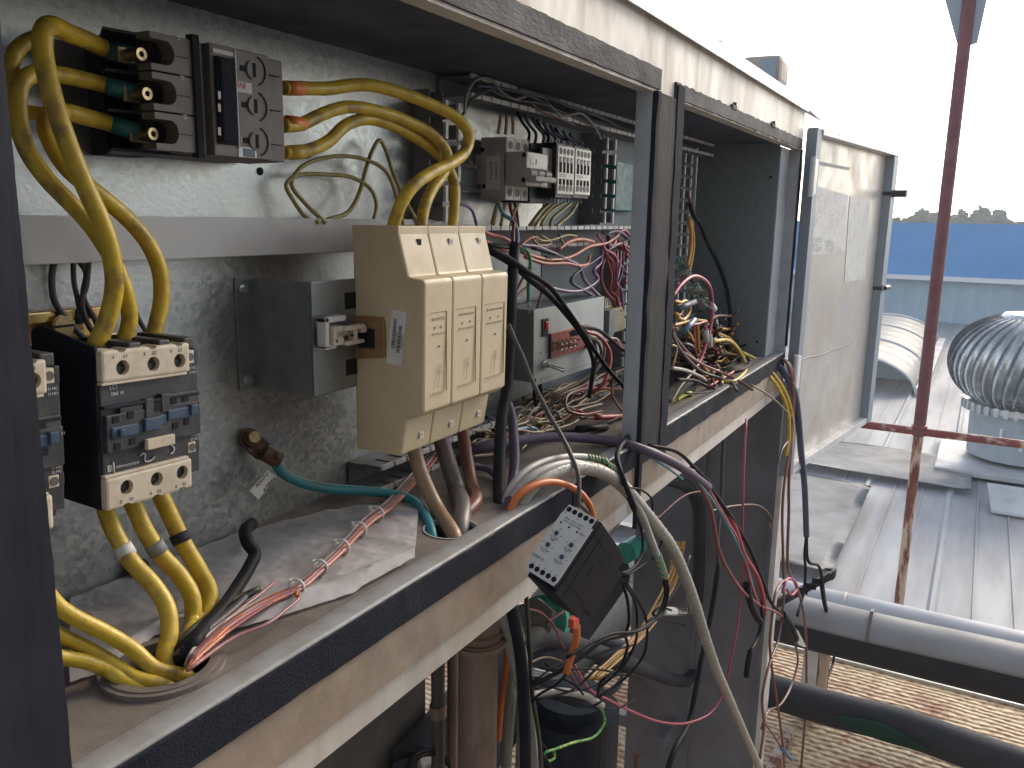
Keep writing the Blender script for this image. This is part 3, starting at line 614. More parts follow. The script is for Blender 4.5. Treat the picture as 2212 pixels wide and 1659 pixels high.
CP2 = Vector(W(108, 862, .56))-Vector(W(415, 813, .56))+CP
contactor(CP2, 'second contactor mostly hidden behind the dark left post', False, CR)
# DIN rail
t = thing('mounting_rail', 'yellow zinc mounting rail with a slotted screw behind the contactors', 'mounting rail')
q = W(80, 700, .672); q2 = W(235, 690, .672)
for z0, z1, y in ((q2.z+.003, q2.z+.012, .668), (q2.z-.022, q2.z-.012, .668)): MB().box(.2, .47, y, y+.004, z0, z1, .001).build('rail_lip', 'zinc_yellow', t)
MB().box(.2, .47, .678, .681, q2.z-.022, q2.z+.012).build('rail_web', 'zinc_yellow', t)
q = W(130, 703, .668); m = MB(); m.cyl((q.x, .662, q.z), (q.x, .679, q.z), .0095, n=24, bevel=.001); m.build('screw', 'brass', t); MB().box(q.x-.008, q.x+.008, .6612, .662, q.z-.001, q.z+.001, M=None).build('screw_slot', 'hole', t)
q = W(700, 700, .6)
# white trunking
a = W(60, 465, .655); c = W(68, 572, .655)
t = thing('cable_trunking', 'pale grey plastic cable trunking with a smooth lid crossing the back panel', 'cable trunking')
MB().box(.2, 1.0, .652, .656, c.z, a.z, .001).build('lid', 'pvc_grey', t); MB().box(.2, 1.0, .6565, .690, c.z+.003, a.z-.003).build('base', 'pvc_grey', t)
# ---------------- moulded case breaker
def breaker():
    t = thing('circuit_breaker', 'large dusty three pole moulded case breaker with three round dials', 'circuit breaker')
    yF = .600; zt, zb = .1415, .0485; dz = (zt-zb)/3
    x = lambda u, v=230, y=yF: W(u, v, y).x
    xa, xb = x(333), x(619)
    b = MB(); b.box(xa+.03, xb, yF+.004, YB-.001, zb, zt, .001); b.build('case', 'breaker_grey', t)
    b = MB(); b.box(W(225, 230, .668).x, xa+.04, .668, YB-.001, zb-.002, zt+.002)
    for k in range(4):
        z = zb+dz*k; b.prism([(W(225, 230, .668).x, .668, z-.0012), (xa+.05, .668, z-.0012), (xa+.05, .618, z-.0012), (xa-.02, .630, z-.0012)], (0, 0, .0024)) if True else b.box(0, xa+.05, .618, .668, z-.0012, z+.0012)
    b.build('terminal_chamber', 'black_smooth', t)
    for k in range(3):
        z0 = zb+dz*k; zc = z0+dz/2
        # stepped cover with an arched recess
        pts = []
        for i in range(9): th = -math.pi/2+math.pi*i/8; pts.append((x(366)+.008*math.cos(th), yF, zc+.0095*math.sin(th)))
        prof = [(xa, yF, z0+.0008), (x(440), yF, z0+.0008), (x(440), yF, z0+dz-.0008), (xa, yF, z0+dz-.0008), (xa, yF, zc+.0095)]+pts[::-1]+[(xa, yF, zc-.0095)]
        b = MB(); b.prism(prof, (0, .016, 0)); b.build('pole_cover', 'breaker_grey', t)
        b = MB(); b.box(xa+.014, x(400), yF+.016, yF+.018, z0+.001, z0+dz-.001); b.build('recess_floor', 'hole', t)
        for xx, ln in ((x(416), 0), (x(583), 1)):
            m = MB(); m.cyl((xx, yF-.0004, zc-.0005), (xx, yF+.002, zc-.0005), .0021, n=16); m.build('cover_screw', 'cup', t)
            m = MB(); m.box(xx-.015, xx+.012, yF-.0003 if not ln else yF-.0032, yF+.001, zc-.0009, zc-.0004); m.build('cover_seam', 'hole', t)
        # lug, bolt
        xl = W([316, 309, 302][k], 200, .62).x; zl = W([316, 309, 302][k], [289, 203, 119][k], .62).z
        m = MB(); m.cyl((xl, .616, zl), (xl, .630, zl), .0050, n=24, bevel=.0008); m.ring((xl, .6155, zl), (0, -1, 0), .0024, .0050, .001, 20); m.build('bolt', 'brass', t)
        m = MB(); m.cyl((xl, .6150, zl), (xl, .6165, zl), .0024, n=6); m.build('bolt_socket', 'hole', t)
        m = MB(); m.box(xl-.010, xl+.008, .630, .633, zl-.0065, zl+.0065, .001); m.build('lug', 'brass', t)
        # dial
        xd_ = x(545); m = MB()
        m.tube([(xd_+.0135*math.cos(th), yF-.0045, zc+.0128*math.sin(th)) for th in [(-70+14*i)*math.pi/180 for i in range(11)]], .0007, n=6); m.build('dial_rim', 'black_smooth', t)
        m = MB(); m.cyl((xd_-.002, yF-.0058, zc), (xd_-.002, yF-.003, zc), .0085, n=28, bevel=.0008); m.build('dial', 'breaker_grey', t)
        m = MB(); m.box(xd_-.0035, xd_+.0008, yF-.0062, yF-.005, zc-.0062, zc+.0062, .0008); m.box(xd_-.017, xd_-.0095, yF-.0046, yF-.0036, zc-.0026, zc+.0022, .0003); m.build('dial_slot', 'hole', t)
        w_ = MB(); w_.text('ON', (xd_-.0190, yF-.0047, zc), Z_*-1, X_, .0026); w_.build('lettering', 'white_print', t)
    # middle bridge
    b = MB(); b.box(x(452), x(576), yF-.004, yF+.01, zb, zt, .001); b.build('front_cover', 'breaker_grey', t)
    b = MB(); b.box(x(419), x(434), yF-.0025, yF+.006, zb-.003, zt+.004, .0006); b.build('busbar_slot', 'hole', t)
    b = MB(); b.box(x(459), x(500), yF-.0075, yF-.0035, zb+.010, zt-.010, .0015); b.build('handle_window', 'hole', t)
    b = MB(); b.box(x(463), x(496), yF-.0105, yF-.006, zb+.012, zt-.012, .002); b.build('handle', 'foam', t)
    b = MB(); b.box(x(457), x(503), yF-.0050, yF-.0038, zt-.008, zt-.004, .0004); b.box(x(502), x(505), yF-.006, yF-.0038, zb+.008, zt-.002, .0004); b.build('window_frame', 'device_grey', t)
    for v in (205, 232, 283): q = W(474, v, yF-.0108); MB().box(q.x-.0015, q.x+.0012, yF-.0112, yF-.0104, q.z-.0035, q.z+.003).build('handle_mark', 'device_grey', t)
    q = W(520, 183, yF-.0045); w_ = MB(); w_.text('8VE', q, X_*-1, Z_*-1, .0075); w_.build('marker_writing', 'red_print', t)
    q = W(512, 172, yF-.0043); b = MB(); b.box(q.x-.004, q.x+.017, yF-.0044, yF-.0041, q.z-.010, q.z-.001); b.build('tape', 'device_grey', t)
    q = W(534, 333, yF-.0043); b = MB(); b.box(q.x-.010, q.x+.011, yF-.0046, yF-.0040, q.z-.003, q.z+.006); b.build('sticker', 'white_plastic', t)
    b = MB(); b.box(q.x-.005, q.x+.009, yF-.0049, yF-.0046, q.z-.0025, q.z+.005); b.build('sticker_print', 'blue_plastic', t)
    w_ = MB(); w_.text('21', W(386, 82, yF-.0003), Z_*-1, X_, .0045); w_.text('22', W(394, 168, yF-.0003), Z_*-1, X_, .0045); w_.text('23', W(400, 252, yF-.0003), Z_*-1, X_, .0045)
    w_.build('lettering', 'white_print', t)
    # phase barriers on the right
    for k in range(3):
        q = dz*k+zb; b = MB(); b.prism([(xb, .625, q+.001), (xb, .68, q+.001), (xb+.025, .68, q+.001), (xb+.016, .625, q+.001)], (0, 0, .0018)); b.build('phase_barrier', 'breaker_grey', t)
breaker()
MB_h = W(562, 370, .6895); t_ = MB(); t_.cyl((MB_h.x, .6888, MB_h.z), (MB_h.x, .692, MB_h.z), .0042, n=20); t_.build('hole', 'hole', cab)
# ---------------- fuse block
def fuse_block():
    t = thing('fuse_block', 'big beige three pole fuse holder with a barcode sticker and stepped front', 'fuse holder')
    xs = [(.7125, .766, .8275, .8885), (.7110, .7628, .8232, .8885)]
    yt, ym, yb_ = .539, .505, .537
    prof = [(.600, -.0120), (.5395, -.0118), (.5385, -.018), (.526, -.0640), (ym+.002, -.0655), (ym, -.0690), (ym+.002, -.2070), (ym+.010, -.2140), (.5300, -.2180), (.5370, -.2585), (.5420, -.2610), (.600, -.2620)]
    for i in range(3):
        x0, x1 = xs[0][i]+(.0004 if i else 0), xs[0][i+1]-.0004
        b = MB(); b.prism([(x0, y, z) for y, z in prof], (x1-x0, 0, 0), .0026); b.build('pole_housing', 'beige', t)
        b = MB(); b.box(x0-.0006, x1+.0002, .538, .600, -.0200, -.0112, .0012); b.build('top_rim', 'beige', t)
        # framed window engraved on the front
        x0, x1 = xs[1][i], xs[1][i+1]; L0, L1 = x0+.012, x1-.009; zt, zb = -.1010+.0*i, -.1890; e = .00025; f = ym-.0002
        b = MB(); b.box(L1-e, L1+e, f-.0001, ym+.001, zb, zt); b.box(L0+.004, L1, f-.0001, ym+.001, zb-e*.7, zb+e*.7); b.box(L0, L1, f-.0001, ym+.001, zt-e*.6, zt+e*.6)
        b.build('engraved_frame', 'beige_groove', t)
        xm = (L0+L1)/2; b = MB(); r = random.Random(i)
        for z, n, hh in ((-.108, 9, .0015), (-.1175, 2, .0018), (-.1240, 11, .001)):
            for k in range(n):
                xx = L0+.004+(L1-L0-.007)*(k+.5)/n; b.box(xx-.0009 if n > 2 else xx-.0016, xx+.0005 if n > 2 else xx+.001, f-.0001, ym+.001, z-hh*r.uniform(.5, 1), z+hh*r.uniform(.5, 1))
        b.build('worn_print', 'faint_print', t)
        b = MB(); b.cyl((xm+.002, f-.0001, -.1385), (xm+.002, ym+.001, -.1385), .0012, n=12); b.build('vent_hole', 'beige_line', t)
        b = MB(); b.tube([(xm-.002, f, -.184), (xm+.001, f, -.170), (xm+.003, f, -.158), (xm+.006, f, -.163), (xm+.002, f, -.169), (xm+.007, f, -.167)], .0003, n=5); b.build('pencil_mark', 'faint_print', t)
        # little windows
        for z, y, hole in ((-.0285, .5352, i == 0), (-.2425, .5338, False)):
            xx = [(.7455), (.8065), (.8685)][i]
            b = MB(); b.box(xx-.0036, xx+.0036, y-.0012 if not hole else y-.0004, y+.004, z-.0036, z+.0036, .0003); b.build('window_frame', 'hole' if hole else 'white_plastic', t)
            if not hole: b = MB(); b.box(xx-.0012, xx+.0012, y-.0014, y+.003, z-.0014, z+.0014); b.box(xx-.0048, xx-.0036, y-.0004, y+.004, z-.003, z+.003); b.build('window', 'beige_line', t)
    # barcode sticker on the left flank
    xf = .7112
    c = W(858, 728, .55)
    def sp(u, v): return WX(u, v, xf)
    A, B, C, D = [sp(*p) for p in ((846, 668), (879, 674), (868, 792), (834, 784))]
    b = MB(); b.prism([A, B, C, D], (.0006, 0, 0)); b.build('sticker', 'white_plastic', t)
    b = MB(); r = random.Random(4); n = (0, 0, 0)
    for s0, s1, t0, t1 in ((.22, .42, .16, .70), (.58, .80, .27, .76)):
        k = t0
        while k < t1:
            h_ = r.choice((.006, .010, .016))
            P = [A+(B-A)*s_+(D-A)*k_ for s_, k_ in ((s0, k), (s1, k), (s1, k+h_), (s0, k+h_))]
            b.prism([p-X_*.0003 for p in P], (.0004, 0, 0)); k += h_+r.choice((.006, .009, .014))
    ud = (A-B).normalized(); xd_ = (A-D).normalized()
    for s0 in (.50, .90):
        b.text('1PN27-83N3963' if s0 < .6 else 'S2801FD0A02', A+(B-A)*s0+(D-A)*.55-X_*.0003, xd_, ud, .0028)
    b.build('barcode', 'black_print', t)
    # brown socket and latch between bracket and fuse block
    b = MB(); b.prism([(.7095, y, z) for y, z in ((.602, -.109), (.558, -.108), (.556, -.116), (.556, -.152), (.602, -.158))], (.004, 0, 0), .0012); b.build('socket_frame', 'brown_plastic', t)
    b = MB(); b.box(.7075, .711, .562, .596, -.121, -.114, .001); b.box(.7075, .711, .562, .596, -.151, -.144, .001); b.box(.7075, .711, .562, .568, -.144, -.121, .001); b.build('socket_rib', 'brown_plastic', t)
    b = MB(); b.box(.7088, .7096, .569, .592, -.143, -.122); b.build('socket_hole', 'hole', t)
    # latch
    s = thing('latch_connector', 'small cream plastic latch clipped between steel bracket and fuse holder', 'latch')
    q0, q1 = W(693, 697, .588), W(750, 690, .588); yl = .592
    b = MB(); b.box(q0.x-.002, q0.x+.030, yl-.012, yl, -.110, -.104, .0012); b.box(q0.x-.002, q0.x+.004, yl-.012, yl, -.137, -.104, .0012); b.box(q0.x-.002, q0.x+.014, yl-.012, yl, -.1375, -.133, .0012); b.build('bracket_arm', 'white_plastic', s)
    b = MB(); b.box(q0.x+.006, q0.x+.022, yl-.016, yl-.002, -.134, -.114, .001); b.box(q0.x+.020, q0.x+.052, yl-.020, yl-.010, -.1195, -.1150, .0008); b.box(q0.x+.020, q0.x+.050, yl-.020, yl-.010, -.1350, -.1310, .0008); b.box(q0.x+.034, q0.x+.040, yl-.019, yl-.010, -.132, -.119, .0006); b.box(q0.x+.046, q0.x+.054, yl-.020, yl-.010, -.124, -.118, .0006); b.build('latch_arm', 'cream', s)
    b = MB(); b.cyl((q0.x+.012, yl-.018, -.122), (q0.x+.024, yl-.018, -.122), .0026, n=14); b.build('pin', 'silver', s)
    b = MB(); b.cyl((q0.x+.010, yl-.0165, -.129), (q0.x+.010, yl-.015, -.129), .0014, n=10); b.cyl((q0.x+.030, yl-.0205, -.125), (q0.x+.030, yl-.019, -.125), .0014, n=10); b.build('pin_hole', 'hole', s)
fuse_block()
# ---------------- folded steel bracket
t = thing('steel_bracket', 'folded galvanized bracket bolted to the back panel beside the fuse holder', 'bracket')
b = MB(); b.box(.626, .647, .687, .6895, -.190, -.068, .0005); o = b.build('flange', 'galvanized_plain', t)
b = MB(); b.box(.645, .6475, .600, .687, -.189, -.069); b.build('side_plate', 'galvanized_plain', t)
b = MB(); b.box(.6435, .800, .597, .5995, -.1885, -.0685, .0012); b.box(.6435, .6475, .5996, .604, -.1885, -.0685); o = b.build('front_plate', 'galvanized_plain', t)
b = MB(); q = W(727, 640, .597)
for zc in (-.092, -.165): b.box(.694, .712, .5965, .5985, zc-.009, zc+.009)
b.build('square_hole', 'hole', t)
for v, u in ((625, 523), (820, 532)):
    q = W(u, v, .686); m = MB(); m.cyl((q.x, .6835, q.z), (q.x, .687, q.z), .0058, n=24); m.cyl((q.x, .6805, q.z), (q.x, .6835, q.z), .0045, n=6); m.build('bolt', 'silver', t)
# ---------------- ground lug
t = thing('ground_lug', 'brown corroded copper cable lug bolted to the back panel', 'cable lug')
q = W(543, 947, .680); q1 = W(590, 988, .665)
dirv = (q1-q).normalized(); side = Y_
def lugM():
    x = dirv; y = Y_; y = (y-x*y.dot(x)).normalized(); z = x.cross(y); return Matrix(((x.x, y.x, z.x, q.x), (x.y, y.y, z.y, q.y), (x.z, y.z, z.z, q.z), (0, 0, 0, 1)))
LM = lugM()
b = MB(LM); b.cyl((0, .003, 0), (0, .008, 0), .0125, n=28, bevel=.001); b.box(0, .022, .003, .008, -.0115, .0115, .001); b.build('palm', 'bronze', t)
b = MB(LM); b.cyl((0, -.002, 0), (0, .003, 0), .0088, n=24); b.build('washer', 'bronze', t)
b = MB(LM); b.cyl((0, -.009, 0), (0, -.002, 0), .0072, n=6, bevel=.0006); b.build('bolt', 'brass', t)
b = MB(LM); b.cyl((.020, -.003, -.004), (.040, -.006, -.001), .0095, .0085, 24); b.build('barrel', 'bronze', t, smooth=False)
b = MB(LM); b.cyl((.033, -.018, -.001), (.033, -.003, -.001), .0048, n=6, bevel=.0006); b.build('clamp_screw', 'bronze', t)
b = MB(LM)
for k in range(9): b.tube([(.012+.001*k, -.001-.002*(k % 3), -.006+.0013*k), (.018, -.004, -.006+.0012*k), (.026, -.003, -.004+.0008*k)], .0008, n=5)
b.build('copper_strands', 'bronze', t)
# hanging label
PA, PB, PC, PD = W(578, 1016, .655), W(598, 1030, .655), W(558, 1079, .655), W(540, 1060, .655)
b = MB(); b.prism([PA, PB, PC, PD], (0, .0004, 0)); o = b.build('cable_tag', 'white_plastic'); tag(o, 'small white paper tag reading PONTO ATERRA on the teal earth cable', 'tag')
xd_ = (PA-PD).normalized(); nn = Y_*-1; ud = nn.cross(xd_).normalized()
b = MB(); b.text('PONTO', (PA*.62+PD*.38)+ud*-.003+Y_*-.0003, xd_, ud, .0058); b.text('ATERRA', (PB*.62+PC*.38)+ud*.002+Y_*-.0003, xd_, ud, .0056); b.build('lettering', 'black_print', o)
# rear bolt under the contactor
q = W(290, 1222, .686); t_ = MB(); t_.cyl((q.x, .676, q.z), (q.x, .6895, q.z), .009, n=20); tag(t_.build('panel_knob', 'black_plastic'), 'black plastic knob on the back panel behind the taped yellow cable', 'knob')
# ---------------- slotted wiring ducts: finger walls on both sides of a base
def duct(label, M, length, width, depth, pitch=.027, gap=.0065, solid=.4):
    """local: x along, y out from the wall, z across; walls at z=0 and z=width"""
    t = thing('wiring_duct', label, 'wiring duct', 'slotted wiring ducts')
    b = MB(M); b.box(0, length, 0, .002, 0, width); b.build('base', 'duct_grey', t)
    n = int(length/pitch)
    for z in (0, width-.0018):
        b = MB(M); b.box(0, length, .002, depth*solid, z, z+.0018)
        for k in range(n): b.box(k*pitch+gap/2, (k+1)*pitch-gap/2, depth*solid, depth-.004, z, z+.0018)
        b.build('finger_wall', 'duct_grey', t)
        b = MB(M)
        for k in range(n): b.box(k*pitch+gap/2-.0012, (k+1)*pitch-gap/2+.0012, depth-.004, depth, z-.0020, z+.0040)
        b.build('finger_tip', 'duct_tip', t)
def DMx(x, z): return Matrix(((1, 0, 0, x), (0, -1, 0, YB-.0012), (0, 0, 1, z), (0, 0, 0, 1)))
def DMz(x, z): return Matrix(((0, 0, 1, x), (0, -1, 0, YB-.0012), (1, 0, 0, z), (0, 0, 0, 1)))
yf = .634; dep = YB-.0012-yf
z1, z2 = W(1007, 158, yf).z, W(1003, 202, yf).z
duct('dark wiring duct just under the cabinet ceiling with loose wires spilling out', DMx(1.005, z2), 1.18, z1-z2, dep)
xl = W(965, 300, yf).x; z0 = W(990, 485, yf).z
duct('vertical grey wiring duct behind the thick yellow cables', DMz(xl, z0), .175, .032, dep, pitch=.027, gap=.008, solid=.5)
z3, z4 = W(1040, 492, yf).z, W(1040, 539, yf).z
duct('horizontal wiring duct with pale teeth above the grey switch box', DMx(.955, z4), .82, z3-z4, dep)
xr = W(1310, 400, yf).x; zr = W(1310, 487, yf).z
duct('short vertical wiring duct right of the small breakers', DMz(xr, z3+.004), z2-z3-.008, .040, dep, pitch=.027, gap=.009, solid=.5)
xq = W(1350, 700, yf).x; 
duct('vertical wiring duct beside the frame post, right of the switch box', DMz(xq, W(1350, 900, yf).z), z4-W(1350, 900, yf).z-.004, .050, dep, pitch=.027, gap=.009, solid=.5)
z5, z6 = W(1012, 937, yf).z, W(1163, 906, yf).z
z5 = W(1200, 862, yf).z; z6 = W(1200, 898, yf).z
duct('wiring duct running low above the cabinet floor under a nest of wires', DMx(.80, z6), .95, z5-z6, dep)
xs_ = W(1476, 450, yf).x
duct('vertical wiring duct at the left edge of the right compartment', DMz(xs_, -.25), .42, .050, dep, pitch=.027, gap=.009, solid=.5)
# teal box behind
q0, q1 = W(1328, 347, .66), W(1372, 347, .66); q2 = W(1328, 455, .66)
b = MB(); b.box(q0.x, q0.x+.16, .655, .69, q2.z, q0.z, .002); tag(b.build('junction_box', 'teal_sleeve'), 'flat teal box on the panel partly behind the frame post', 'junction box')
# ---------------- small breakers and mini contactors
def rail2():
    q = W(1005, 378, .68); t = thing('mounting_rail', 'short dull steel rail left of the white miniature breaker', 'mounting rail')
    MB().box(.985, 1.55, .676, .680, q.z+.010, q.z+.016, .0008).build('rail_lip', 'silver', t); MB().box(.985, 1.55, .676, .680, q.z-.024, q.z-.018, .0008).build('rail_lip', 'silver', t); MB().box(.985, 1.55, .684, .688, q.z-.024, q.z+.016).build('rail_web', 'steel_dark', t)
    q = W(1018, 355, .68); MB().cyl((q.x, .68, q.z), (q.x, .684, q.z), .006, n=20).build('screw', 'silver', t)
rail2()
def mini_breaker():
    t = thing('miniature_breaker', 'pale three pole miniature breaker with grey toggles and a barcode on its side', 'circuit breaker')
    yb, y1, y2 = .690, .634, .600
    xL = W(1094, 300, y1).x; ratio = xL
    zt, zb = W(1094, 295, y1).z, W(1094, 432, y1).z; xR = W(1143, 300, y1).x
    h0, h1 = W(1094, 328, y1).z, W(1094, 401, y1).z
    for i in range(3):
        a, c = xL+(xR-xL)*i/3+.0003, xL+(xR-xL)*(i+1)/3-.0003
        b = MB(); b.box(a, c, y1, yb-.012, zb, zt, .001); b.box(a, c, y2, y1+.004, h1, h0, .001); b.box(a, c, yb-.013, yb-.002, zb+.024, zt-.024, .001); b.build('pole_housing', 'device_grey', t)
        xm = (a+c)/2
        for z in (zt-.011, zb+.011): m = MB(); m.ring((xm, y1-.0008, z), (0, -1, 0), .0042, .0056, .0006, 20); m.cyl((xm, y1-.0004, z), (xm, y1+.001, z), .0040, n=18); m.build('terminal_screw', 'cup', t)
        m = MB(); m.cyl((a+.002, y2-.001, (h0+h1)/2-.006), (c-.002, y2-.001, (h0+h1)/2-.006), .0075, n=24); m.build('toggle_hub', 'device_grey', t)
    m = MB(); m.box(xL+.002, xR-.001, y2-.016, y2-.004, h1+.006, h1+.014, .002); m.build('toggle_bar', 'device_grey', t)
    m = MB(); m.box(xL+.002, xR-.006, y2-.0006, y2, h0-.026, h0-.001); m.build('label_strip', 'white_plastic', t)
    w_ = MB(); w_.text('E', (xL+.020, y2-.0009, h0-.017), X_, Z_, .0062); w_.text('RA', (xL+.030, y2-.0009, h0-.013), Z_, X_*-1, .0062); w_.build('marker_writing', 'red_print', t)
    w_ = MB(); w_.text('DST', (xL+.012, y2-.0009, h0-.013), Z_, X_*-1, .0045); w_.build('pencil_writing', 'grey_print', t)
    # flank: barcode label, rivets
    f = xL-.0006; b = MB(); b.box(f, f+.001, .645, .668, zb+.016, zt-.028); b.build('sticker', 'white_plastic', t)
    b = MB(); r = random.Random(2)
    for y0 in (.648, .657):
        z = zb+.03
        while z < zt-.036: h_ = r.choice((.0006, .001, .0014)); b.box(f-.0002, f+.0002, y0, y0+.0045, z, z+h_); z += h_+r.choice((.0006, .001))
    for k in range(5): b.box(f-.0002, f+.0008, .640, .668, zt-.006-.0036*k, zt-.0054-.0036*k)
    b.build('side_print', 'grey_print', t)
    b = MB()
    for y, z in ((.675, zt-.018), (.672, zb+.020), (y2+.004, h0-.005), (y2+.004, h1+.008)): b.cyl((f, y, z), (f+.002, y, z), .0034, n=16)
    b.build('rivet_hole', 'hole', t)
    # black device behind with barcode sticker
    s = thing('overload_relay', 'black control relay with a barcode sticker wedged between breaker and terminal units', 'relay')
    x0, x1 = xR+.002, W(1205, 300, .630).x
    b = MB(); b.box(x0, x1, .632, .685, zb-.002, zt-.004, .001); b.box(x0+.02, x1+.004, .62, .64, zb+.02, zt-.02, .001); b.build('housing', 'black_smooth', s)
    q = W(1170, 318, .617); q2 = W(1205, 318, .617); q3 = W(1170, 405, .617)
    b = MB(); b.box(q.x+.004, q2.x, .6165, .620, q3.z, q.z, .0006); b.build('sticker', 'device_grey', s)
    b = MB(); r = random.Random(5)
    for a in (.25, .62):
        z = q3.z+.012
        while z < q.z-.012: h_ = r.choice((.0006, .0012)); xx = q.x+(q2.x-q.x)*a+.003; b.box(xx, xx+.007, .6162, .6166, z, z+h_); z += h_+r.choice((.0007, .0011))
    b.build('barcode', 'grey_print', s)
mini_breaker()
def term_unit(u0, u1, v0, v1, label, seed):
    y = .606; a, c = W(u0, v0, y), W(u1, v0, y); zb = W(u0, v1, y).z; zt = a.z; x0, x1 = a.x, c.x; w_ = x1-x0; h_ = zt-zb
    t = thing('mini_contactor', label, 'mini contactor', 'cream fronted mini contactors')
    b = MB(); b.box(x0, x1, y+.003, .686, zb-.006, zt+.004, .001); b.build('housing', 'black_smooth', t)
    b = MB(); b.box(x0+.0004, x1-.0004, y, y+.0035, zb, zt, .0008); o = b.build('face_plate', 'white_plastic', t)
    r = MB(); d = MB(); e = MB()
    for k in range(4):
        xx = x0+w_*(.17+.22*k)
        for z in (zt-.11*h_, zb+.13*h_): MB().cyl((xx, y-.0004, z), (xx, y+.001, z), w_*.085, n=16).build('screw', 'cup', t)
        d.box(xx-w_*.07, xx+w_*.07, y-.0003, y+.001, zt-.55*h_, zt-.23*h_); d.box(xx-w_*.07, xx+w_*.07, y-.0003, y+.001, zb+.20*h_, zb+.32*h_)
        e.box(xx-w_*.055, xx+w_*.055, y-.0008, y, zt-.34*h_, zt-.25*h_)
    d.build('slot', 'hole', t); e.build('contact_tab', 'device_grey', t)
    b = MB()
    for k in range(5): b.box(x0+w_*.12, x0+w_*.5, y-.0003, y+.0005, zb+h_*(.36+.012*k*1.2), zb+h_*(.366+.012*k*1.2))
    b.build('fine_print', 'grey_print', t)
    for k in range(5): xx = x0+w_*(.1+.2*k); MB().box(xx, xx+.0015, .62, .622, zb-.014, zb-.006).build('terminal_pin', 'steel_dark', t); MB().box(xx, xx+.0015, .62, .622, zt+.004, zt+.010).build('terminal_pin', 'steel_dark', t)
term_unit(1206, 1242, 313, 419, 'cream fronted mini contactor next to the barcode sticker, left of its twin', 1)
term_unit(1244, 1278, 320, 420, 'cream fronted mini contactor at the end of the row, right of its twin', 2)
# ---------------- grey switch box
def switch_box():
    t = thing('switch_box', 'grey sheet metal box with red rocker, red terminal strip and toggle switch', 'switch box')
    M = T(1.1751, .62, -.1452) @ rotm(0, R_(-1.57), R_(-5.2)); w_, h_, d_ = .232, .119, .060
    b = MB(M); b.box(0, w_, .0015, .0025+d_, -h_, 0, .0006); b.build('box', 'steel_dark', t)
    b = MB(M); b.box(0, w_+.002, 0, .0014, -h_-.006, 0, .0005); b.build('front_cover', 'cover_grey', t)
    b = MB(M); b.box(.023, .041, -.002, 0, -.046, -.017, .0006); b.build('rocker_frame', 'black_smooth', t)
    b = MB(M); b.box(.031, .040, -.0035, -.001, -.036, -.022, .0015); b.build('rocker', 'red_lens', t)
    b = MB(M); b.box(.048, .172, -.004, 0, -.100+.014, -.050+.006, .0004); b.build('terminal_strip', 'red_panel', t)
    b = MB(M); b.box(.0445, .048, -.004, 0, -.086, -.044, .0004); b.build('strip_edge', 'black_smooth', t)
    b = MB(M); b2 = MB(M)
    for k in range(5):
        for r in range(2):
            x = .056+.014*k; z = -.061-.009*r; b.cyl((x, -.020, z), (x, -.004, z), .0018, n=8); b2.cyl((x, -.0055, z), (x, -.004, z), .0038, n=6)
    b.build('pin', 'silver', t); b2.build('pin_nut', 'brass', t)
    b = MB(M)
    for k in range(8): b.text(str(k+1), (.057+.0145*k, -.0043, -.0485), X_, Z_, .0055); b.text(str(k+9), (.057+.0145*k, -.0043, -.081), X_, Z_, .0045)
    b.build('lettering', 'black_print', t)
    b = MB(M); b.cyl((.020, -.0005, -.072), (.020, .001, -.072), .0014, n=12); b.build('hole', 'hole', t)
    b = MB(M); b.cyl((.030, -.003, -.094), (.030, 0, -.094), .0085, n=6); b.cyl((.030, -.010, -.094), (.030, -.003, -.094), .0052, n=20); b.build('toggle_nut', 'silver', t)
    b = MB(M); b.cyl((.030, -.010, -.094), (.040, -.034, -.101), .0026, .0034, 16, .001); b.build('toggle_lever', 'silver', t)
    b = MB(M); b.tube([(.165, 0, -.080), (.168, -.010, -.082), (.176, -.012, -.090)], .005, n=12); b.build('cable_bush', 'white_plastic', t)
    w = MB(M); w.box(.02, w_, -.0003, .0, -h_+.002, -h_+.0026); w.build('scratch', 'grey_print', t)
switch_box()
# transformer
t = thing('transformer', 'small olive transformer with cream tabs right of the switch box', 'transformer')
a, c, e = W(1292, 672, .62), W(1352, 672, .62), W(1292, 725, .62)
MB().box(a.x+.01, a.x+.115, .612, .67, e.z, a.z, .001).build('core', 'transformer', t); MB().box(a.x+.008, a.x+.035, .600, .66, e.z-.001, a.z+.001, .001).build('side_clamp', 'steel_dark', t)
m = MB(); m.box(a.x+.045, a.x+.088, .625, .632, a.z+.001, a.z+.020, .0004); m.box(a.x+.045, a.x+.088, .625, .632, e.z-.018, e.z-.001, .0004)
m.build('tab_strip', 'cream', t)
m = MB()
for k in range(4): m.box(a.x+.050+.010*k, a.x+.052+.010*k, .6243, .6252, a.z+.004, a.z+.018)
m.build('tab_slot', 'hole', t)
m = MB(); rr = random.Random(1)
for r in range(4):
    for k in range(11): m.box(a.x+.052+.0045*k, a.x+.0545+.0045*k, .6117, .6122, a.z-.012-.008*r, a.z-.0095-.008*r)
m.build('faded_print', 'cream', t)
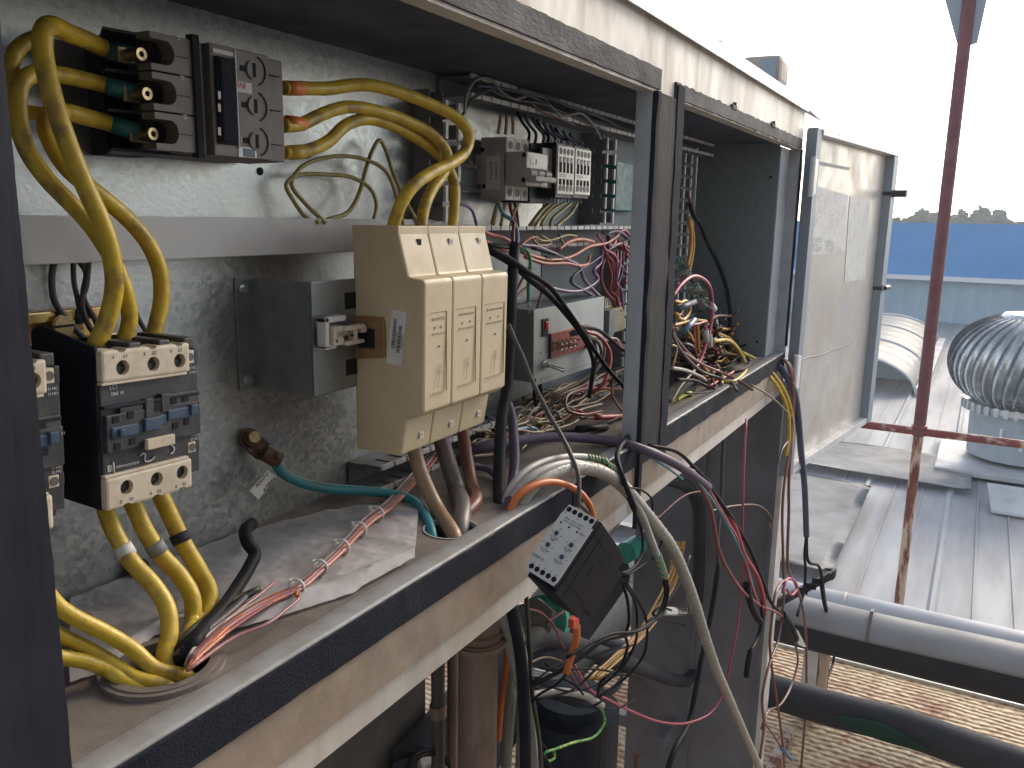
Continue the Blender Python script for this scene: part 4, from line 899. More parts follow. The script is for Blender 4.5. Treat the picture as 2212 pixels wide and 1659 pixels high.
# green circuit board in right compartment
t = thing('circuit_board', 'green circuit board with solder side out hanging tilted in wires', 'circuit board')
A, B = WX(1462, 565, 1.80), WX(1528, 665, 1.80)
d = (B-A); L = d.length; d.normalize(); n_ = Vector((-.85, -.35, .2)).normalized(); n_ = (n_-d*n_.dot(d)).normalized(); s_ = d.cross(n_)
BM = Matrix(((d.x, s_.x, n_.x, A.x), (d.y, s_.y, n_.y, A.y), (d.z, s_.z, n_.z, A.z), (0, 0, 0, 1)))
MB(BM).box(0, L, -.013, .013, -.001, .001).build('board', 'pcb', t)
m = MB(BM); rr = random.Random(3)
for k in range(90): x, y = rr.uniform(.004, L-.004), rr.uniform(-.012, .012); m.cyl((x, y, .001), (x, y, .0035), .0022, .0012, 5)
o = m.build('solder_joint', 'white_plastic', t); o['kind'] = 'stuff'
for k in range(6): x = .012+L*.9*k/6; sgn = 1 if k % 2 else -1; m = MB(BM); m.box(x, x+.014, .010*sgn-.006, .010*sgn+.006, .001, .013, .0006); m.build('relay_can', 'breaker_grey', t); m = MB(BM); m.box(x, x+.0015, .010*sgn-.006, .010*sgn+.006, .013, .0145); m.build('relay_edge', 'brass', t)
# multimeter
t = thing('multimeter', 'black and yellow handheld multimeter lying behind the frame post', 'multimeter')
a = W(1446, 880, .500); a.z = max(a.z, ZF+.03)
MM = T(1.385, .545, ZF+.028) @ rotm(R_(12), 0, R_(-18))
A0 = W(1452, 868, .52); MM = T(A0.x, .52, A0.z) @ rotm(R_(25), R_(-10), R_(-14))
MB(MM).box(-.06, .055, -.018, .014, -.038, .038, .009).build('case', 'meter_black', t)
m = MB(MM); m.tube([(-.06, -.019, .026), (.015, -.019, .030), (.034, -.019, .016), (.022, -.019, -.012), (-.02, -.019, -.032)], .0042, n=10, smooth=5); m.build('bumper', 'meter_yellow', t)
m = MB(MM)
for k in range(6): m.box(-.03+.008*k, -.026+.008*k, -.0195, -.017, -.015, .018)
m.build('grip_rib', 'black_smooth', t)
# phase relay
def phase_relay():
    Rm = rotm(R_(136.0101), R_(-190.2528), R_(77.3735)); M = T(.815, .38, -.317) @ Rm
    w_, d_, h_ = .0412, .128, .0874
    t = thing('phase_relay', 'black phase failure relay with a white dial face hanging by its wires over the sill', 'relay')
    b = MB(M); b.box(.0, w_, .012, d_*.72, -h_-.004, .002, .0014); b.box(.001, w_-.001, .001, .013, -h_+.001, -.001, .001); b.box(.0015, w_-.0015, d_*.72, d_, -h_+.010, -.014, .001); b.box(.0015, w_-.0015, d_*.70, d_*.86, -.014, .000, .001); b.build('housing', 'black_smooth', t)
    b = MB(M); b.box(w_-.0001, w_+.0004, .030, .0306, -h_, -.004); b.box(w_-.0001, w_+.0004, .012, .085, -.0150, -.0146); b.box(w_-.0001, w_+.0004, .012, .085, -h_+.0135, -h_+.0139); b.box(w_-.0001, w_+.0004, .05, .053, -.050, -.036); b.box(w_-.0001, w_+.0004, .060, .064, -.030, -.027); b.build('side_seam', 'hole', t)
    # face plate with notches
    f = -.0006
    zz = -h_
    pts = [(.0, 0), (w_*.93, 0), (w_*.93, -.0145), (w_*1.04, -.0145), (w_*1.04, zz), (w_*.08, zz), (w_*.08, zz+.0145), (-w_*.04, zz+.0145), (-w_*.04, -.016), (.0, -.013)]
    pts = [(.001, 0), (w_*.97, 0), (w_*.97, -.0125), (w_*1.04, -.0125), (w_*1.04, zz+.006), (w_*1.0, zz), (w_*.02, zz), (w_*.02, zz+.0125), (-w_*.05, zz+.0125), (-w_*.03, -.014)]
    b = MB(M); b.prism([(x, f, z) for x, z in pts], (0, .0016, 0)); b.build('face_plate', 'white_plastic', t)
    for k in range(5):
        x = w_*(.11+.195*k)
        MB(M).cyl((x, f-.0004, -.0052), (x, f+.001, -.0052), .0031, n=20).build('screw_hole', 'hole', t); MB(M).cyl((x+.001, f-.0004, zz+.0062), (x+.001, f+.001, zz+.0062), .0031, n=20).build('screw_hole', 'hole', t)
    b = MB(M)
    for x, z in ((w_*.13, -.0228), (w_*.42, -.0232), (w_*.71, -.0236)): b.cyl((x, f-.0003, z), (x, f+.001, z), .0013, n=12)
    b.build('indicator', 'hole', t)
    dl = [(w_*.20, -.0360, '380', '420', '460'), (w_*.78, -.0395, '0.5', '2.5', '5'), (w_*.18, -.0520, '300', '340', '380'), (w_*.74, -.0560, '1', '5', '10')]
    l = MB(M); k2 = MB(M); tk = MB(M)
    for x, z, a, b_, c in dl:
        k2.cyl((x, f-.0008, z), (x, f+.001, z), .0027, n=20)
        for i in range(8):
            th = i*math.pi/4+.3; tk.prism([(x+r_*math.cos(th+s2), f-.0002, z+r_*math.sin(th+s2)) for r_, s2 in ((.0033, -.05), (.0048, -.03), (.0048, .03), (.0033, .05))], (0, .0006, 0))
        l.text(a, (x-.0068, f-.0002, z+.0008), X_, Z_, .0021); l.text(b_, (x+.0012, f-.0002, z+.0066), X_, Z_, .0021); l.text(c, (x+.0072, f-.0002, z-.0010), X_, Z_, .0021)
    k2.build('dial', 'blue_plastic', t); tk.build('dial_tick', 'blue_plastic', t)
    F1 = f-.0002
    l.text('Phase   Over   Under', (w_*.46, F1, -.0152), X_, Z_, .0030); l.text('failure voltage voltage', (w_*.46, F1, -.0187), X_, Z_, .0028); l.text('XJ11', (w_*.89, F1, -.0238), X_, Z_, .0040)
    l.text('A', (w_*.06, F1, -.0102), X_, Z_, .0026); l.text('B', (w_*.50, F1, -.0106), X_, Z_, .0026); l.text('C', (w_*.91, F1, -.0110), X_, Z_, .0026)
    for (x, z, s1, s2) in ((w_*.20, -.0415, 'Over voltage', 'value(V)'), (w_*.76, -.0450, 'Over voltage', 'delay(S)'), (w_*.18, -.0580, 'Under voltage', 'value(V)'), (w_*.72, -.0618, 'Under voltage', 'delay(S)')):
        l.text(s1, (x, F1, z), X_, Z_, .0023); l.text(s2, (x, F1, z-.0024), X_, Z_, .0023)
    l.text('(T(B((C-ln', (w_*.14, F1, -.0690), X_, Z_, .0042)
    for k, s_ in enumerate(('6', '7', '8', '9', '10')): l.text(s_, (w_*(.13+.195*k), F1, zz+.0112), X_, Z_, .0028)
    l.build('lettering', 'black_print', t)
    m = MB(M); m.box(w_*.3, w_*.7, .100, .112, -h_+.004, -h_+.011, .001); m.build('rail_clip', 'red_paint', t)
phase_relay()
# insulation sheet lying on the floor with a rolled edge
t = thing('insulation_sheet', 'crumpled dirty white insulation cloth spread over the cabinet floor', 'cloth')
LB = [(152, 1290), (250, 1255), (400, 1200), (520, 1155), (640, 1126), (760, 1098), (905, 1092)]
LF = [(152, 1482), (240, 1452), (340, 1380), (470, 1376), (612, 1336), (760, 1288), (896, 1215)]
def cl(s, k):
    i = min(int(s*6), 5); f = s*6-i
    pb = WZ(LB[i][0]+(LB[i+1][0]-LB[i][0])*f, LB[i][1]+(LB[i+1][1]-LB[i][1])*f, ZF); pf = WZ(LF[i][0]+(LF[i+1][0]-LF[i][0])*f, LF[i][1]+(LF[i+1][1]-LF[i][1])*f, ZF)
    p = pb.lerp(pf, k); p.y = min(p.y, YB-.003)
    z = .0025+.005*max(0, noise.noise(p*14))+.0022*(.5-abs(noise.noise(p*22+Vector((3, 1, 0)))))**2*3+.0012*abs(noise.noise(p*70))+.0008*noise.noise(p*160)
    if k > .82: z += .006*math.sin((k-.82)/.18*math.pi)
    return Vector((p.x, p.y, ZF+z))
MB().grid(cl, 110, 60, .0008).build('sheet', 'cloth', t)
# ================================================================ cables and wires
ZL = .006
def pts_of(P, y0=None, inside=True):
    out = []
    for p in P:
        u, v = p[0], p[1]; y = p[2] if len(p) > 2 else y0
        q = W(u, v, y)
        if inside and q.z < ZF+ZL and q.y > YF+.02 and not (len(p) > 3): q = q*((ZF+ZL)/q.z)
        if inside and q.x > XE-.008: q = q*((XE-.008)/q.x)
        out.append(q)
    return out
def dens(P):
    return P
def wire(P, px, col, label, y=.6, name='wire', cat='wire', group=None, n=10, inside=True, k=5, rmul=1, wob=0, seed=0, build=True, parent=None, end=None):
    """P: list of (u, v[, y]); px: apparent width where the photo shows it"""
    Q = pts_of(P, y, inside)+([Vector(e) for e in end] if end else [])
    if wob: Q = [q+Vector((noise.noise(q*60+Vector((seed, 0, 0))), noise.noise(q*60+Vector((0, seed, 5))), noise.noise(q*60+Vector((3, 0, seed)))))*wob for q in Q]
    dpt = sum(q.dot(FWD) for q in Q)/len(Q); r = px/2*dpt/F*rmul
    o = MB().tube(Q, r, n=n, smooth=k).build(name, 'w_'+col, parent)
    if label is not None: tag(o, label, cat, group)
    o['r_'] = r
    del o['r_']
    return o, r, Q
def sleeve(P, px, m, parent, y=.6, name='sleeve', n=16, label=None):
    Q = pts_of(P, y); dpt = sum(q.dot(FWD) for q in Q)/len(Q); return MB().tube(Q, px/2*dpt/F, n=n, smooth=3).build(name, m, parent, label=label)
G1 = 'thick yellow power cables'
def HE(h_, dx, dy): return [(h_.x+dx, h_.y+dy, ZF-.012), (h_.x+dx*.9, h_.y+dy*.9, ZF-.09)]
def ycable(P, px, label, extra=None, y=.6, end=None):
    t = thing('power_cable', label, 'power cable', G1)
    wire(P, px, 'yellow', None, y=y, name='insulation', n=18, k=6, parent=t, end=end)
    if extra:
        for nm, pp, px2, m in extra: sleeve(pp, px2, m, t, y, nm)
    return t
# upper left
ycable([(268, 119, .638), (235, 108, .645), (195, 90, .635), (150, 72, .622), (112, 55, .610), (94, 68, .602), (93, 112, .600), (106, 180, .596), (128, 258, .592), (162, 350, .588), (192, 420, .585), (220, 483, .582), (238, 540, .582), (247, 600, .584), (243, 650, .588), (228, 700, .592), (205, 750, .596)], 40,
       'thick yellow cable looping over from the top terminal down to terminal L1', [('lug_sleeve', [(232, 107, .644), (287, 123, .632)], 41, 'teal_sleeve')])
ycable([(268, 194, .638), (230, 184, .645), (180, 172, .640), (120, 160, .632), (70, 160, .625), (45, 180, .622), (38, 220, .620), (44, 280, .616), (62, 330, .612), (100, 385, .608), (148, 435, .603), (190, 480, .600), (225, 530, .598), (252, 580, .598), (272, 635, .598), (280, 690, .600), (268, 742, .602)], 36,
       'thick yellow cable from the middle terminal curving down to terminal L2', [('lug_sleeve', [(228, 184, .644), (292, 200, .632)], 39, 'teal_sleeve')])
ycable([(285, 282, .636), (242, 268, .645), (190, 254, .640), (140, 242, .634), (108, 245, .628), (100, 272, .625), (118, 322, .622), (150, 368, .618), (200, 410, .614), (250, 450, .612), (292, 490, .612), (325, 535, .612), (346, 590, .612), (348, 650, .612), (338, 700, .612), (328, 738, .612)], 36,
       'thick yellow cable from the bottom terminal sweeping right down to terminal L3', [('lug_sleeve', [(244, 268, .644), (300, 286, .632)], 39, 'teal_sleeve')])
ycable([(98, 78, .64), (70, 85, .64), (42, 102, .64), (25, 135, .64), (15, 200, .64), (5, 300, .64)], 34, 'short stretch of yellow cable curving behind the left post at the top')
ycable([(110, 250, .645), (80, 245, .645), (45, 240, .645), (10, 232, .645)], 30, 'short yellow cable stub running left behind the post, below the other one')
# upper right
ycable([(612, 190, .612), (640, 190, .612), (708, 191, .610), (760, 184, .605), (800, 184, .598), (876, 204, .586), (945, 232, .572), (990, 258, .560), (1012, 290, .552), (1006, 325, .548), (975, 352, .546), (930, 374, .545), (890, 405, .546), (864, 445, .552), (850, 487, .560), (846, 505, .562)], 27,
       'yellow cable with the highest arc from the breaker to the fuse holder', [('end_sleeve', [(617, 190, .612), (652, 191, .612)], 31, 'orange_sleeve')])
ycable([(612, 272, .612), (650, 268, .612), (700, 245, .610), (752, 231, .606), (819, 241, .600), (889, 266, .594), (935, 292, .588), (965, 330, .584), (960, 370, .580), (934, 408, .574), (918, 445, .570), (910, 487, .568), (908, 505, .568)], 26,
       'yellow cable with the middle arc from the breaker to the fuse holder', [('end_sleeve', [(620, 264, .612), (654, 268, .612)], 30, 'orange_sleeve')])
ycable([(612, 330, .612), (660, 326, .612), (708, 306, .611), (748, 270, .610), (795, 257, .608), (859, 276, .604), (926, 316, .600), (960, 348, .598), (980, 392, .592), (982, 437, .588), (978, 487, .584), (977, 505, .584)], 25,
       'yellow cable with the lowest arc from the breaker to the fuse holder', [('end_sleeve', [(622, 330, .612), (664, 327, .612)], 31, 'w_yellow')])
# lower: contactor outputs
def lowc(P, label, tape, end=None):
    Q = P; t = ycable(P, 37, label, None, end=end)
    if tape: sleeve(tape[0], 41, tape[1], t, name='tape_band')
    return t
lowc([(222, 1085, .600), (232, 1112, .595), (252, 1160, .585), (284, 1213, .572), (331, 1264, .556), (360, 1312, .542), (366, 1368, .532), (356, 1415, .526)], 'yellow cable from terminal T1 into the floor hole, with a white tape band', ([(262, 1178, .580), (276, 1201, .576)], 'paper'), HE(HC, .002, -.004))
lowc([(276, 1070, .600), (290, 1095, .596), (313, 1145, .586), (346, 1197, .576), (390, 1246, .566), (415, 1292, .556), (416, 1340, .550), (404, 1380, .546)], 'yellow cable from terminal T2 into the floor hole, with a dirty grey tape band', ([(330, 1172, .580), (344, 1194, .577)], 'grey_print'), HE(HC, .006, .018))
lowc([(338, 1050, .605), (351, 1078, .600), (374, 1127, .592), (400, 1181, .582), (428, 1228, .574), (452, 1276, .566), (451, 1321, .558), (446, 1375, .540)], 'yellow cable from terminal T3 into the floor hole, with a black tape band', ([(385, 1152, .587), (394, 1172, .583)], 'rubber'), HE(HC, .022, .004))
ycable([(90, 1265, .56), (122, 1306, .556), (162, 1334, .550), (230, 1368, .540), (288, 1404, .530), (335, 1445, .518)], 34, 'uppermost of three yellow cables running from the left post into the hole', end=HE(HC, .012, -.018))
ycable([(90, 1352, .56), (130, 1372, .556), (187, 1400, .548), (245, 1434, .536), (285, 1460, .526)], 32, 'middle one of three yellow cables running from the left post into the hole', end=HE(HC, -.006, -.020))
ycable([(90, 1410, .55), (133, 1420, .548), (187, 1430, .542), (234, 1448, .535), (262, 1466, .530)], 32, 'lowest of three yellow cables running from the left post into the hole', end=HE(HC, -.019, -.010))
# small wires behind
for P, px, c, lab, y in [
 ([(118, 560), (112, 600), (118, 650), (145, 690), (185, 735)], 14, 'dark_grey', 'grey wire bowing left above the brass rail', .665),
 ([(158, 560), (160, 610), (170, 660), (172, 700)], 11, 'dark_grey', 'thin grey wire with a blue ferrule above the brass rail', .668),
 ([(170, 562), (186, 590), (180, 640), (205, 690), (215, 720)], 12, 'dark_grey', 'grey wire bending behind the leftmost yellow cable', .666),
 ([(192, 560), (186, 620), (176, 650), (190, 700), (215, 735)], 12, 'dark_grey', 'grey wire crossing behind the two left yellow cables', .664),
 ([(280, 640), (300, 690), (330, 740)], 10, 'dark_grey', 'thin grey wire between the middle and right yellow cables', .668)]:
    o, r, Q = wire(P, px, c, lab, y=y, group='grey wires above the brass rail')
    if 'blue ferrule' in lab: MB().tube([W(170, 668, .668), W(172, 700, .667)], r*1.5, smooth=0).build('ferrule', 'blue_plastic', o)
for P, px, lab in [
 ([(690, 480, .650), (664, 472, .660), (632, 430, .668), (618, 400, .67), (640, 380, .67), (705, 377, .67), (765, 385, .668), (800, 408, .664), (813, 440, .66), (804, 487, .655)], 9, 'thin yellow wire in a flat loop above the trunking, lowest of the loops'),
 ([(704, 482, .650), (660, 440, .665), (630, 398, .67), (650, 362, .67), (720, 338, .67), (790, 345, .665), (835, 372, .66), (858, 430, .655), (872, 490, .65)], 9, 'thin yellow wire in a wide loop above the trunking, above the flat loop'),
 ([(708, 474, .655), (752, 458, .66), (775, 420, .664), (792, 360, .668), (806, 322, .668), (820, 303, .668), (834, 326, .668), (848, 370, .665), (872, 425, .66), (900, 476, .65), (910, 492, .65)], 9, 'thin yellow wire bent into a sharp peak above the trunking')]:
    wire(P, px, 'yellow_thin', lab, y=.67, group='thin yellow wires on the back panel')
# teal earth cable
t = thing('earth_cable', 'dusty teal earth cable running from the brown lug into the floor hole', 'cable')
wire([(592, 995, .660), (612, 1022, .655), (650, 1042, .648), (710, 1055, .635), (780, 1060, .620), (850, 1068, .600), (895, 1084, .575)], 22, 'teal', None, name='insulation', n=14, parent=t, end=HE(H2, -.020, .010))
# under the fuse block
for P, px, c, lab in [
 ([(893, 960, .575), (905, 1010, .565), (925, 1060, .552), (945, 1100, .540)], 33, 'tan', 'thick tan dusty cable leaving the fuse holder, leftmost of three'),
 ([(950, 940, .580), (965, 990, .570), (985, 1055, .556), (1000, 1095, .542)], 38, 'grey_brown', 'thick grey brown cable leaving the fuse holder, middle of three'),
 ([(998, 920, .590), (1006, 975, .580), (1018, 1045, .565), (1027, 1085, .548)], 29, 'rust_brown', 'thick red brown cable leaving the fuse holder, rightmost of three')]:
    t = thing('power_cable', lab, 'power cable', 'three thick cables under the fuse holder'); wire(P, px, c, None, name='insulation', n=18, parent=t, end=HE(H2, {'tan': -.008, 'grey_brown': .010, 'rust_brown': .021}[c], {'tan': -.012, 'grey_brown': -.004, 'rust_brown': .012}[c]))
# black vertical
t = thing('control_cable', 'thick black cable dropping beside the fuse holder through the cabinet floor', 'cable')
wire([(1112, 530, .600), (1107, 600, .580), (1103, 680, .565), (1100, 760, .556), (1094, 840, .548), (1084, 900, .538), (1080, 960, .526), (1078, 1040, .508), (1079, 1100, .492), (1083, 1190, .482, 1), (1100, 1290, .47, 1), (1122, 1400, .47, 1), (1132, 1520, .47, 1), (1136, 1680, .47, 1)], 26, 'black', None, name='sheath', n=16, parent=t, inside=False)
wire([(1076, 438, .63), (1088, 463, .625), (1106, 476, .615), (1117, 500, .608), (1116, 535, .60)], 9, 'blue', 'blue wire from the miniature breaker entering the black cable sheath')
wire([(1110, 480, .612), (1108, 515, .605), (1108, 545, .598)], 8, 'maroon', 'short dark red wire beside the blue wire above the black sheath')
wire([(1118, 548, .598), (1126, 538, .594), (1137, 540, .59), (1145, 560, .588), (1144, 590, .588), (1141, 615, .588), (1142, 652, .588)], 8, 'green', 'green wire hooked over the black cable with a bare tip')
o = wire([(1142, 650, .588), (1143, 664, .588)], 8, 'silver_wire', 'grey crimped ferrule on the tip of the green wire', name='ferrule', cat='ferrule')[0]
wire([(1143, 662, .588), (1144, 678, .588)], 3, 'silver_wire', None, name='pin', parent=o)
# small breaker wiring
for P, px, c, lab in [
 ([(1078, 435), (1070, 460), (1064, 485)], 11, 'yellow_thin', 'yellow wire under the miniature breaker, leftmost'),
 ([(1092, 440), (1086, 465), (1082, 488)], 8, 'yellow_thin', 'yellow wire under the miniature breaker, second from left'),
 ([(1102, 436), (1104, 455), (1112, 475), (1116, 498)], 8, 'maroon', 'dark red wire under the miniature breaker'),
 ([(1112, 436), (1116, 460), (1120, 500)], 8, 'dark_grey', 'dark wire under the miniature breaker, at the right'),
 ([(1118, 440), (1108, 465), (1104, 488)], 8, 'yellow_thin', 'yellow wire under the miniature breaker, behind the dark wire'),
 ([(1192, 435), (1170, 455), (1145, 488)], 10, 'yellow_thin', 'yellow wire slanting left under the mini contactors, longest'),
 ([(1200, 437), (1180, 458), (1154, 488)], 8, 'yellow_thin', 'yellow wire slanting left under the mini contactors, second'),
 ([(1222, 438), (1198, 450), (1178, 470), (1168, 488)], 8, 'yellow_thin', 'yellow wire curving down under the mini contactors, third'),
 ([(1232, 440), (1208, 460), (1192, 475), (1188, 488)], 8, 'yellow_thin', 'yellow wire curving down under the mini contactors, fourth'),
 ([(1246, 440), (1236, 458), (1215, 478), (1200, 490)], 8, 'yellow_thin', 'yellow wire curving down under the mini contactors, rightmost'),
 ([(1082, 245), (1080, 265), (1076, 288)], 8, 'tan', 'short tan wire above the miniature breaker, left'),
 ([(1095, 248), (1094, 268), (1092, 290)], 8, 'tan', 'short tan wire above the miniature breaker, middle'),
 ([(1107, 250), (1108, 272), (1108, 290)], 7, 'tan', 'short tan wire above the miniature breaker, right'),
 ([(985, 440), (1000, 442), (1020, 455), (1030, 488)], 7, 'violet', 'violet wire arching into the trunking left of the breaker')]:
    wire(P, px, c, lab, y=.64, group='wires of the small breakers', k=4, n=8)
rr = random.Random(11)
for i in range(9):
    u = 1135+i*14+rr.uniform(-4, 4)
    wire([(u-18, 240+i*6, .655), (u-8, 262+i*5, .65), (u+8, 285+i*3, .645), (u+6, 312, .64)], 7, 'slate' if i % 3 else 'black', 'dark wire dropping onto the mini contactors', group='dark wires above the mini contactors', k=4, n=8)
for P, px, c, lab in [
 ([(1003, 245), (1008, 205), (1028, 172), (1060, 172), (1085, 200), (1110, 214), (1135, 208)], 7, 'grey', 'pale wire in a high arc inside the ceiling duct'),
 ([(998, 250), (1020, 215), (1050, 198), (1080, 188)], 6, 'dark_grey', 'dark wire rising to the right inside the ceiling duct'),
 ([(1060, 195), (1110, 215), (1160, 222), (1210, 240), (1260, 262), (1310, 285)], 6, 'dark_grey', 'dark wire running the length of the ceiling duct'),
 ([(1180, 220), (1215, 250), (1255, 245), (1285, 275), (1298, 300)], 6, 'grey', 'pale wire drooping from the right end of the ceiling duct'),
 ([(1030, 185), (1090, 192), (1150, 210), (1200, 236)], 6, 'slate', 'blue grey wire lying along the ceiling duct'),
 ([(1120, 190), (1170, 205), (1230, 230), (1290, 250), (1340, 275)], 6, 'dark_grey', 'dark wire at the far right of the ceiling duct'),
 ([(1140, 215), (1165, 238), (1200, 252), (1240, 270)], 5, 'maroon', 'dark red wire inside the ceiling duct')]:
    wire(P, px, c, lab, y=.632, group='wires in the ceiling duct', k=5, n=7)
# orange, violet and red wires around the middle duct
for P, px, c, lab in [
 ([(1045, 500), (1062, 508), (1080, 511), (1103, 522), (1125, 535)], 9, 'salmon', 'salmon wire leaving behind the fuse holder, upper'),
 ([(1048, 520), (1065, 530), (1090, 540), (1120, 545)], 9, 'salmon', 'salmon wire leaving behind the fuse holder, lower'),
 ([(1124, 530), (1140, 518), (1155, 513), (1160, 524), (1158, 534)], 7, 'salmon', 'short salmon wire hooked down over the middle duct'),
 ([(1205, 540), (1228, 523), (1257, 517), (1282, 523)], 9, 'salmon', 'short salmon wire arching across the middle duct'),
 ([(1128, 545), (1165, 557), (1203, 561), (1237, 553), (1272, 533), (1309, 525), (1330, 512), (1338, 502)], 8, 'salmon', 'long salmon wire sagging then rising to the right under the duct'),
 ([(1134, 555), (1177, 569), (1225, 569), (1255, 574), (1270, 568), (1273, 552)], 8, 'salmon', 'salmon wire running flat with its tip bent up, lowest'),
 ([(1120, 529), (1156, 532), (1189, 544), (1225, 561), (1252, 577), (1261, 602), (1278, 623), (1296, 641)], 8, 'violet', 'violet wire falling right from the black cable to the switch box'),
 ([(1128, 585), (1152, 604), (1180, 618), (1213, 627), (1249, 629), (1276, 618), (1292, 602), (1282, 585), (1298, 566), (1302, 535)], 8, 'violet', 'violet wire dipping and doubling back up to the right duct'),
 ([(1300, 650), (1262, 628), (1233, 606), (1249, 587), (1285, 563), (1321, 536), (1355, 520)], 7, 'purple', 'dark purple wire looping left before climbing to the right'),
 ([(1310, 505), (1330, 500), (1350, 510), (1366, 530)], 9, 'purple', 'dark purple wire arching over the duct beside the post'),
 ([(1322, 538), (1335, 565), (1352, 590), (1368, 600)], 7, 'purple', 'dark purple wire falling beside the right duct'),
 ([(1346, 538), (1344, 583), (1332, 621), (1325, 650), (1338, 676)], 7, 'maroon', 'maroon wire falling down past the right duct to the transformer'),
 ([(1330, 520), (1305, 560), (1298, 595), (1304, 622), (1322, 645), (1345, 660)], 7, 'maroon', 'maroon wire bowing left in front of the right duct'),
 ([(1332, 505), (1350, 498), (1364, 520), (1368, 550)], 7, 'magenta', 'magenta wire looping over the duct beside the post'),
 ([(1310, 512), (1318, 530), (1340, 526), (1366, 540)], 6, 'magenta', 'magenta wire in a small curl beside the post'),
 ([(1336, 520), (1352, 548), (1370, 570)], 6, 'red', 'red wire slipping behind the post at the duct'),
 ([(1110, 637), (1129, 602), (1140, 580)], 7, 'maroon', 'maroon wire slanting up from the black cable'),
 ([(1108, 646), (1146, 614), (1170, 603), (1177, 610), (1176, 622)], 6, 'maroon', 'maroon wire slanting up then hooking down above the switch box'),
 ([(1178, 620), (1168, 640), (1160, 664)], 6, 'maroon', 'short maroon wire entering the top of the switch box'),
 ([(1150, 535), (1185, 545), (1215, 555), (1205, 562), (1175, 556)], 8, 'black', 'black taped wire bundle lying on the middle duct'),
 ([(1052, 528), (1078, 533), (1102, 536)], 12, 'black', 'black taped splice behind the fuse holder'),
 ([(1155, 510), (1170, 520), (1195, 518), (1225, 508), (1245, 510)], 6, 'yellow_thin', 'dusty yellow wire coiled inside the middle duct, left'),
 ([(1165, 505), (1190, 525), (1165, 530), (1150, 516)], 6, 'yellow_thin', 'dusty yellow wire coiled inside the middle duct, right'),
 ([(1206, 503), (1212, 520), (1225, 530), (1240, 520)], 6, 'brown', 'brown wire curled inside the middle duct')]:
    wire(P, px, c, lab, y=.622, group='coloured wires around the middle duct', k=5, n=8)
rr = random.Random(91)
for i in range(7):
    col = ['magenta', 'maroon', 'purple', 'red', 'violet', 'magenta'][i % 6]; nmx = {'magenta': 'magenta', 'maroon': 'maroon', 'purple': 'dark purple', 'red': 'red', 'violet': 'violet'}[col]
    u0, v0 = rr.uniform(1285, 1345), rr.uniform(500, 545); P = [(u0, v0, .622)]
    for k in range(5): u0 += rr.uniform(-6, 16); v0 += rr.uniform(6, 40); P.append((min(u0, 1372), v0, .615+rr.uniform(-.006, .008)))
    wire(P, rr.uniform(5, 7), col, nmx+' loose wire at the duct left of the post', group=nmx+' loose wires left of the post', n=7)
# two long black cords
wire([(1057, 536, .585), (1098, 557, .58), (1141, 588, .575), (1189, 621, .57), (1225, 669, .562), (1257, 715, .553), (1284, 757, .545), (1318, 803, .535), (1350, 840, .522), (1367, 886, .498), (1360, 935, .468), (1338, 968, .445), (1333, 992, .43), (1341, 1020, .415), (1356, 1060, .405), (1372, 1100, .40)], 11, 'black', 'long black cord passing diagonally across the switch box and over the sill', cat='cord', name='cord', inside=False)
wire([(1060, 545, .59), (1108, 574, .585), (1141, 603, .58), (1189, 642, .575), (1226, 684, .566), (1254, 720, .56), (1272, 752, .555), (1282, 785, .55), (1278, 823, .548), (1272, 860, .55)], 10, 'black', 'black cord ending near the floor below the toggle switch', cat='cord', name='cord')
wire([(1098, 700, .545), (1110, 730, .535), (1128, 768, .525), (1145, 812, .515), (1166, 857, .502), (1190, 903, .488), (1212, 940, .47), (1232, 980, .45), (1248, 1020, .43), (1251, 1060, .42), (1249, 1095, .415)], 10, 'dark_grey', 'dark grey cord hanging from behind the fuse holder to the phase relay', cat='cord', name='cord', inside=False)
# wires of the terminal strip
for P, px, c, lab, y in [
 ([(1262, 716, .57), (1290, 724, .565), (1308, 742, .56), (1318, 763, .555), (1316, 794, .55), (1303, 828, .55), (1280, 850, .56)], 8, 'red', 'thick red wire bowing right from the terminal strip down to the floor', .56),
 ([(1250, 706, .575), (1290, 712, .57), (1315, 730, .565), (1340, 752, .56), (1362, 766, .56)], 8, 'black', 'black wire running right from the terminal strip', .57),
 ([(1255, 722, .575), (1280, 732, .575), (1288, 770, .58), (1284, 800, .585), (1262, 830, .59), (1200, 862, .60), (1180, 900, .61)], 8, 'brown', 'brown wire falling from the terminal strip to the low duct', .58),
 ([(1258, 726, .575), (1292, 740, .57), (1298, 772, .575), (1282, 806, .58), (1240, 846, .60), (1222, 892, .60)], 7, 'grey_brown', 'grey brown wire falling from the terminal strip', .58),
 ([(1265, 728, .575), (1300, 735, .57), (1306, 760, .57), (1296, 790, .575), (1260, 820, .59), (1190, 858, .61)], 6, 'tan', 'tan wire falling from the terminal strip', .58),
 ([(1316, 730), (1335, 735), (1345, 758)], 6, 'cream_wire', 'short cream wire curling beside the transformer', .58),
 ([(1330, 735), (1345, 755), (1368, 768)], 7, 'magenta', 'magenta wire slipping behind the post near the transformer', .58),
 ([(1155, 818), (1154, 850), (1158, 880), (1165, 898)], 7, 'black', 'black wire under the switch box, left of two', .62),
 ([(1166, 816), (1168, 850), (1160, 872), (1156, 886)], 7, 'black', 'black wire under the switch box, right of two', .62)]:
    wire(P, px, c, lab, y=y, group='wires hanging from the switch box', k=5, n=8)
for k in range(5):
    o = wire([(1232+5*k, 722-2*k, .588-.002*k), (1258+4*k, 712+5*(k % 2), .574)], 12, 'blue' if k % 2 else 'slate', 'blue insulated terminal on the red strip', group='push-on terminals on the red strip', name='push_on_terminal', cat='wire terminal')[0]
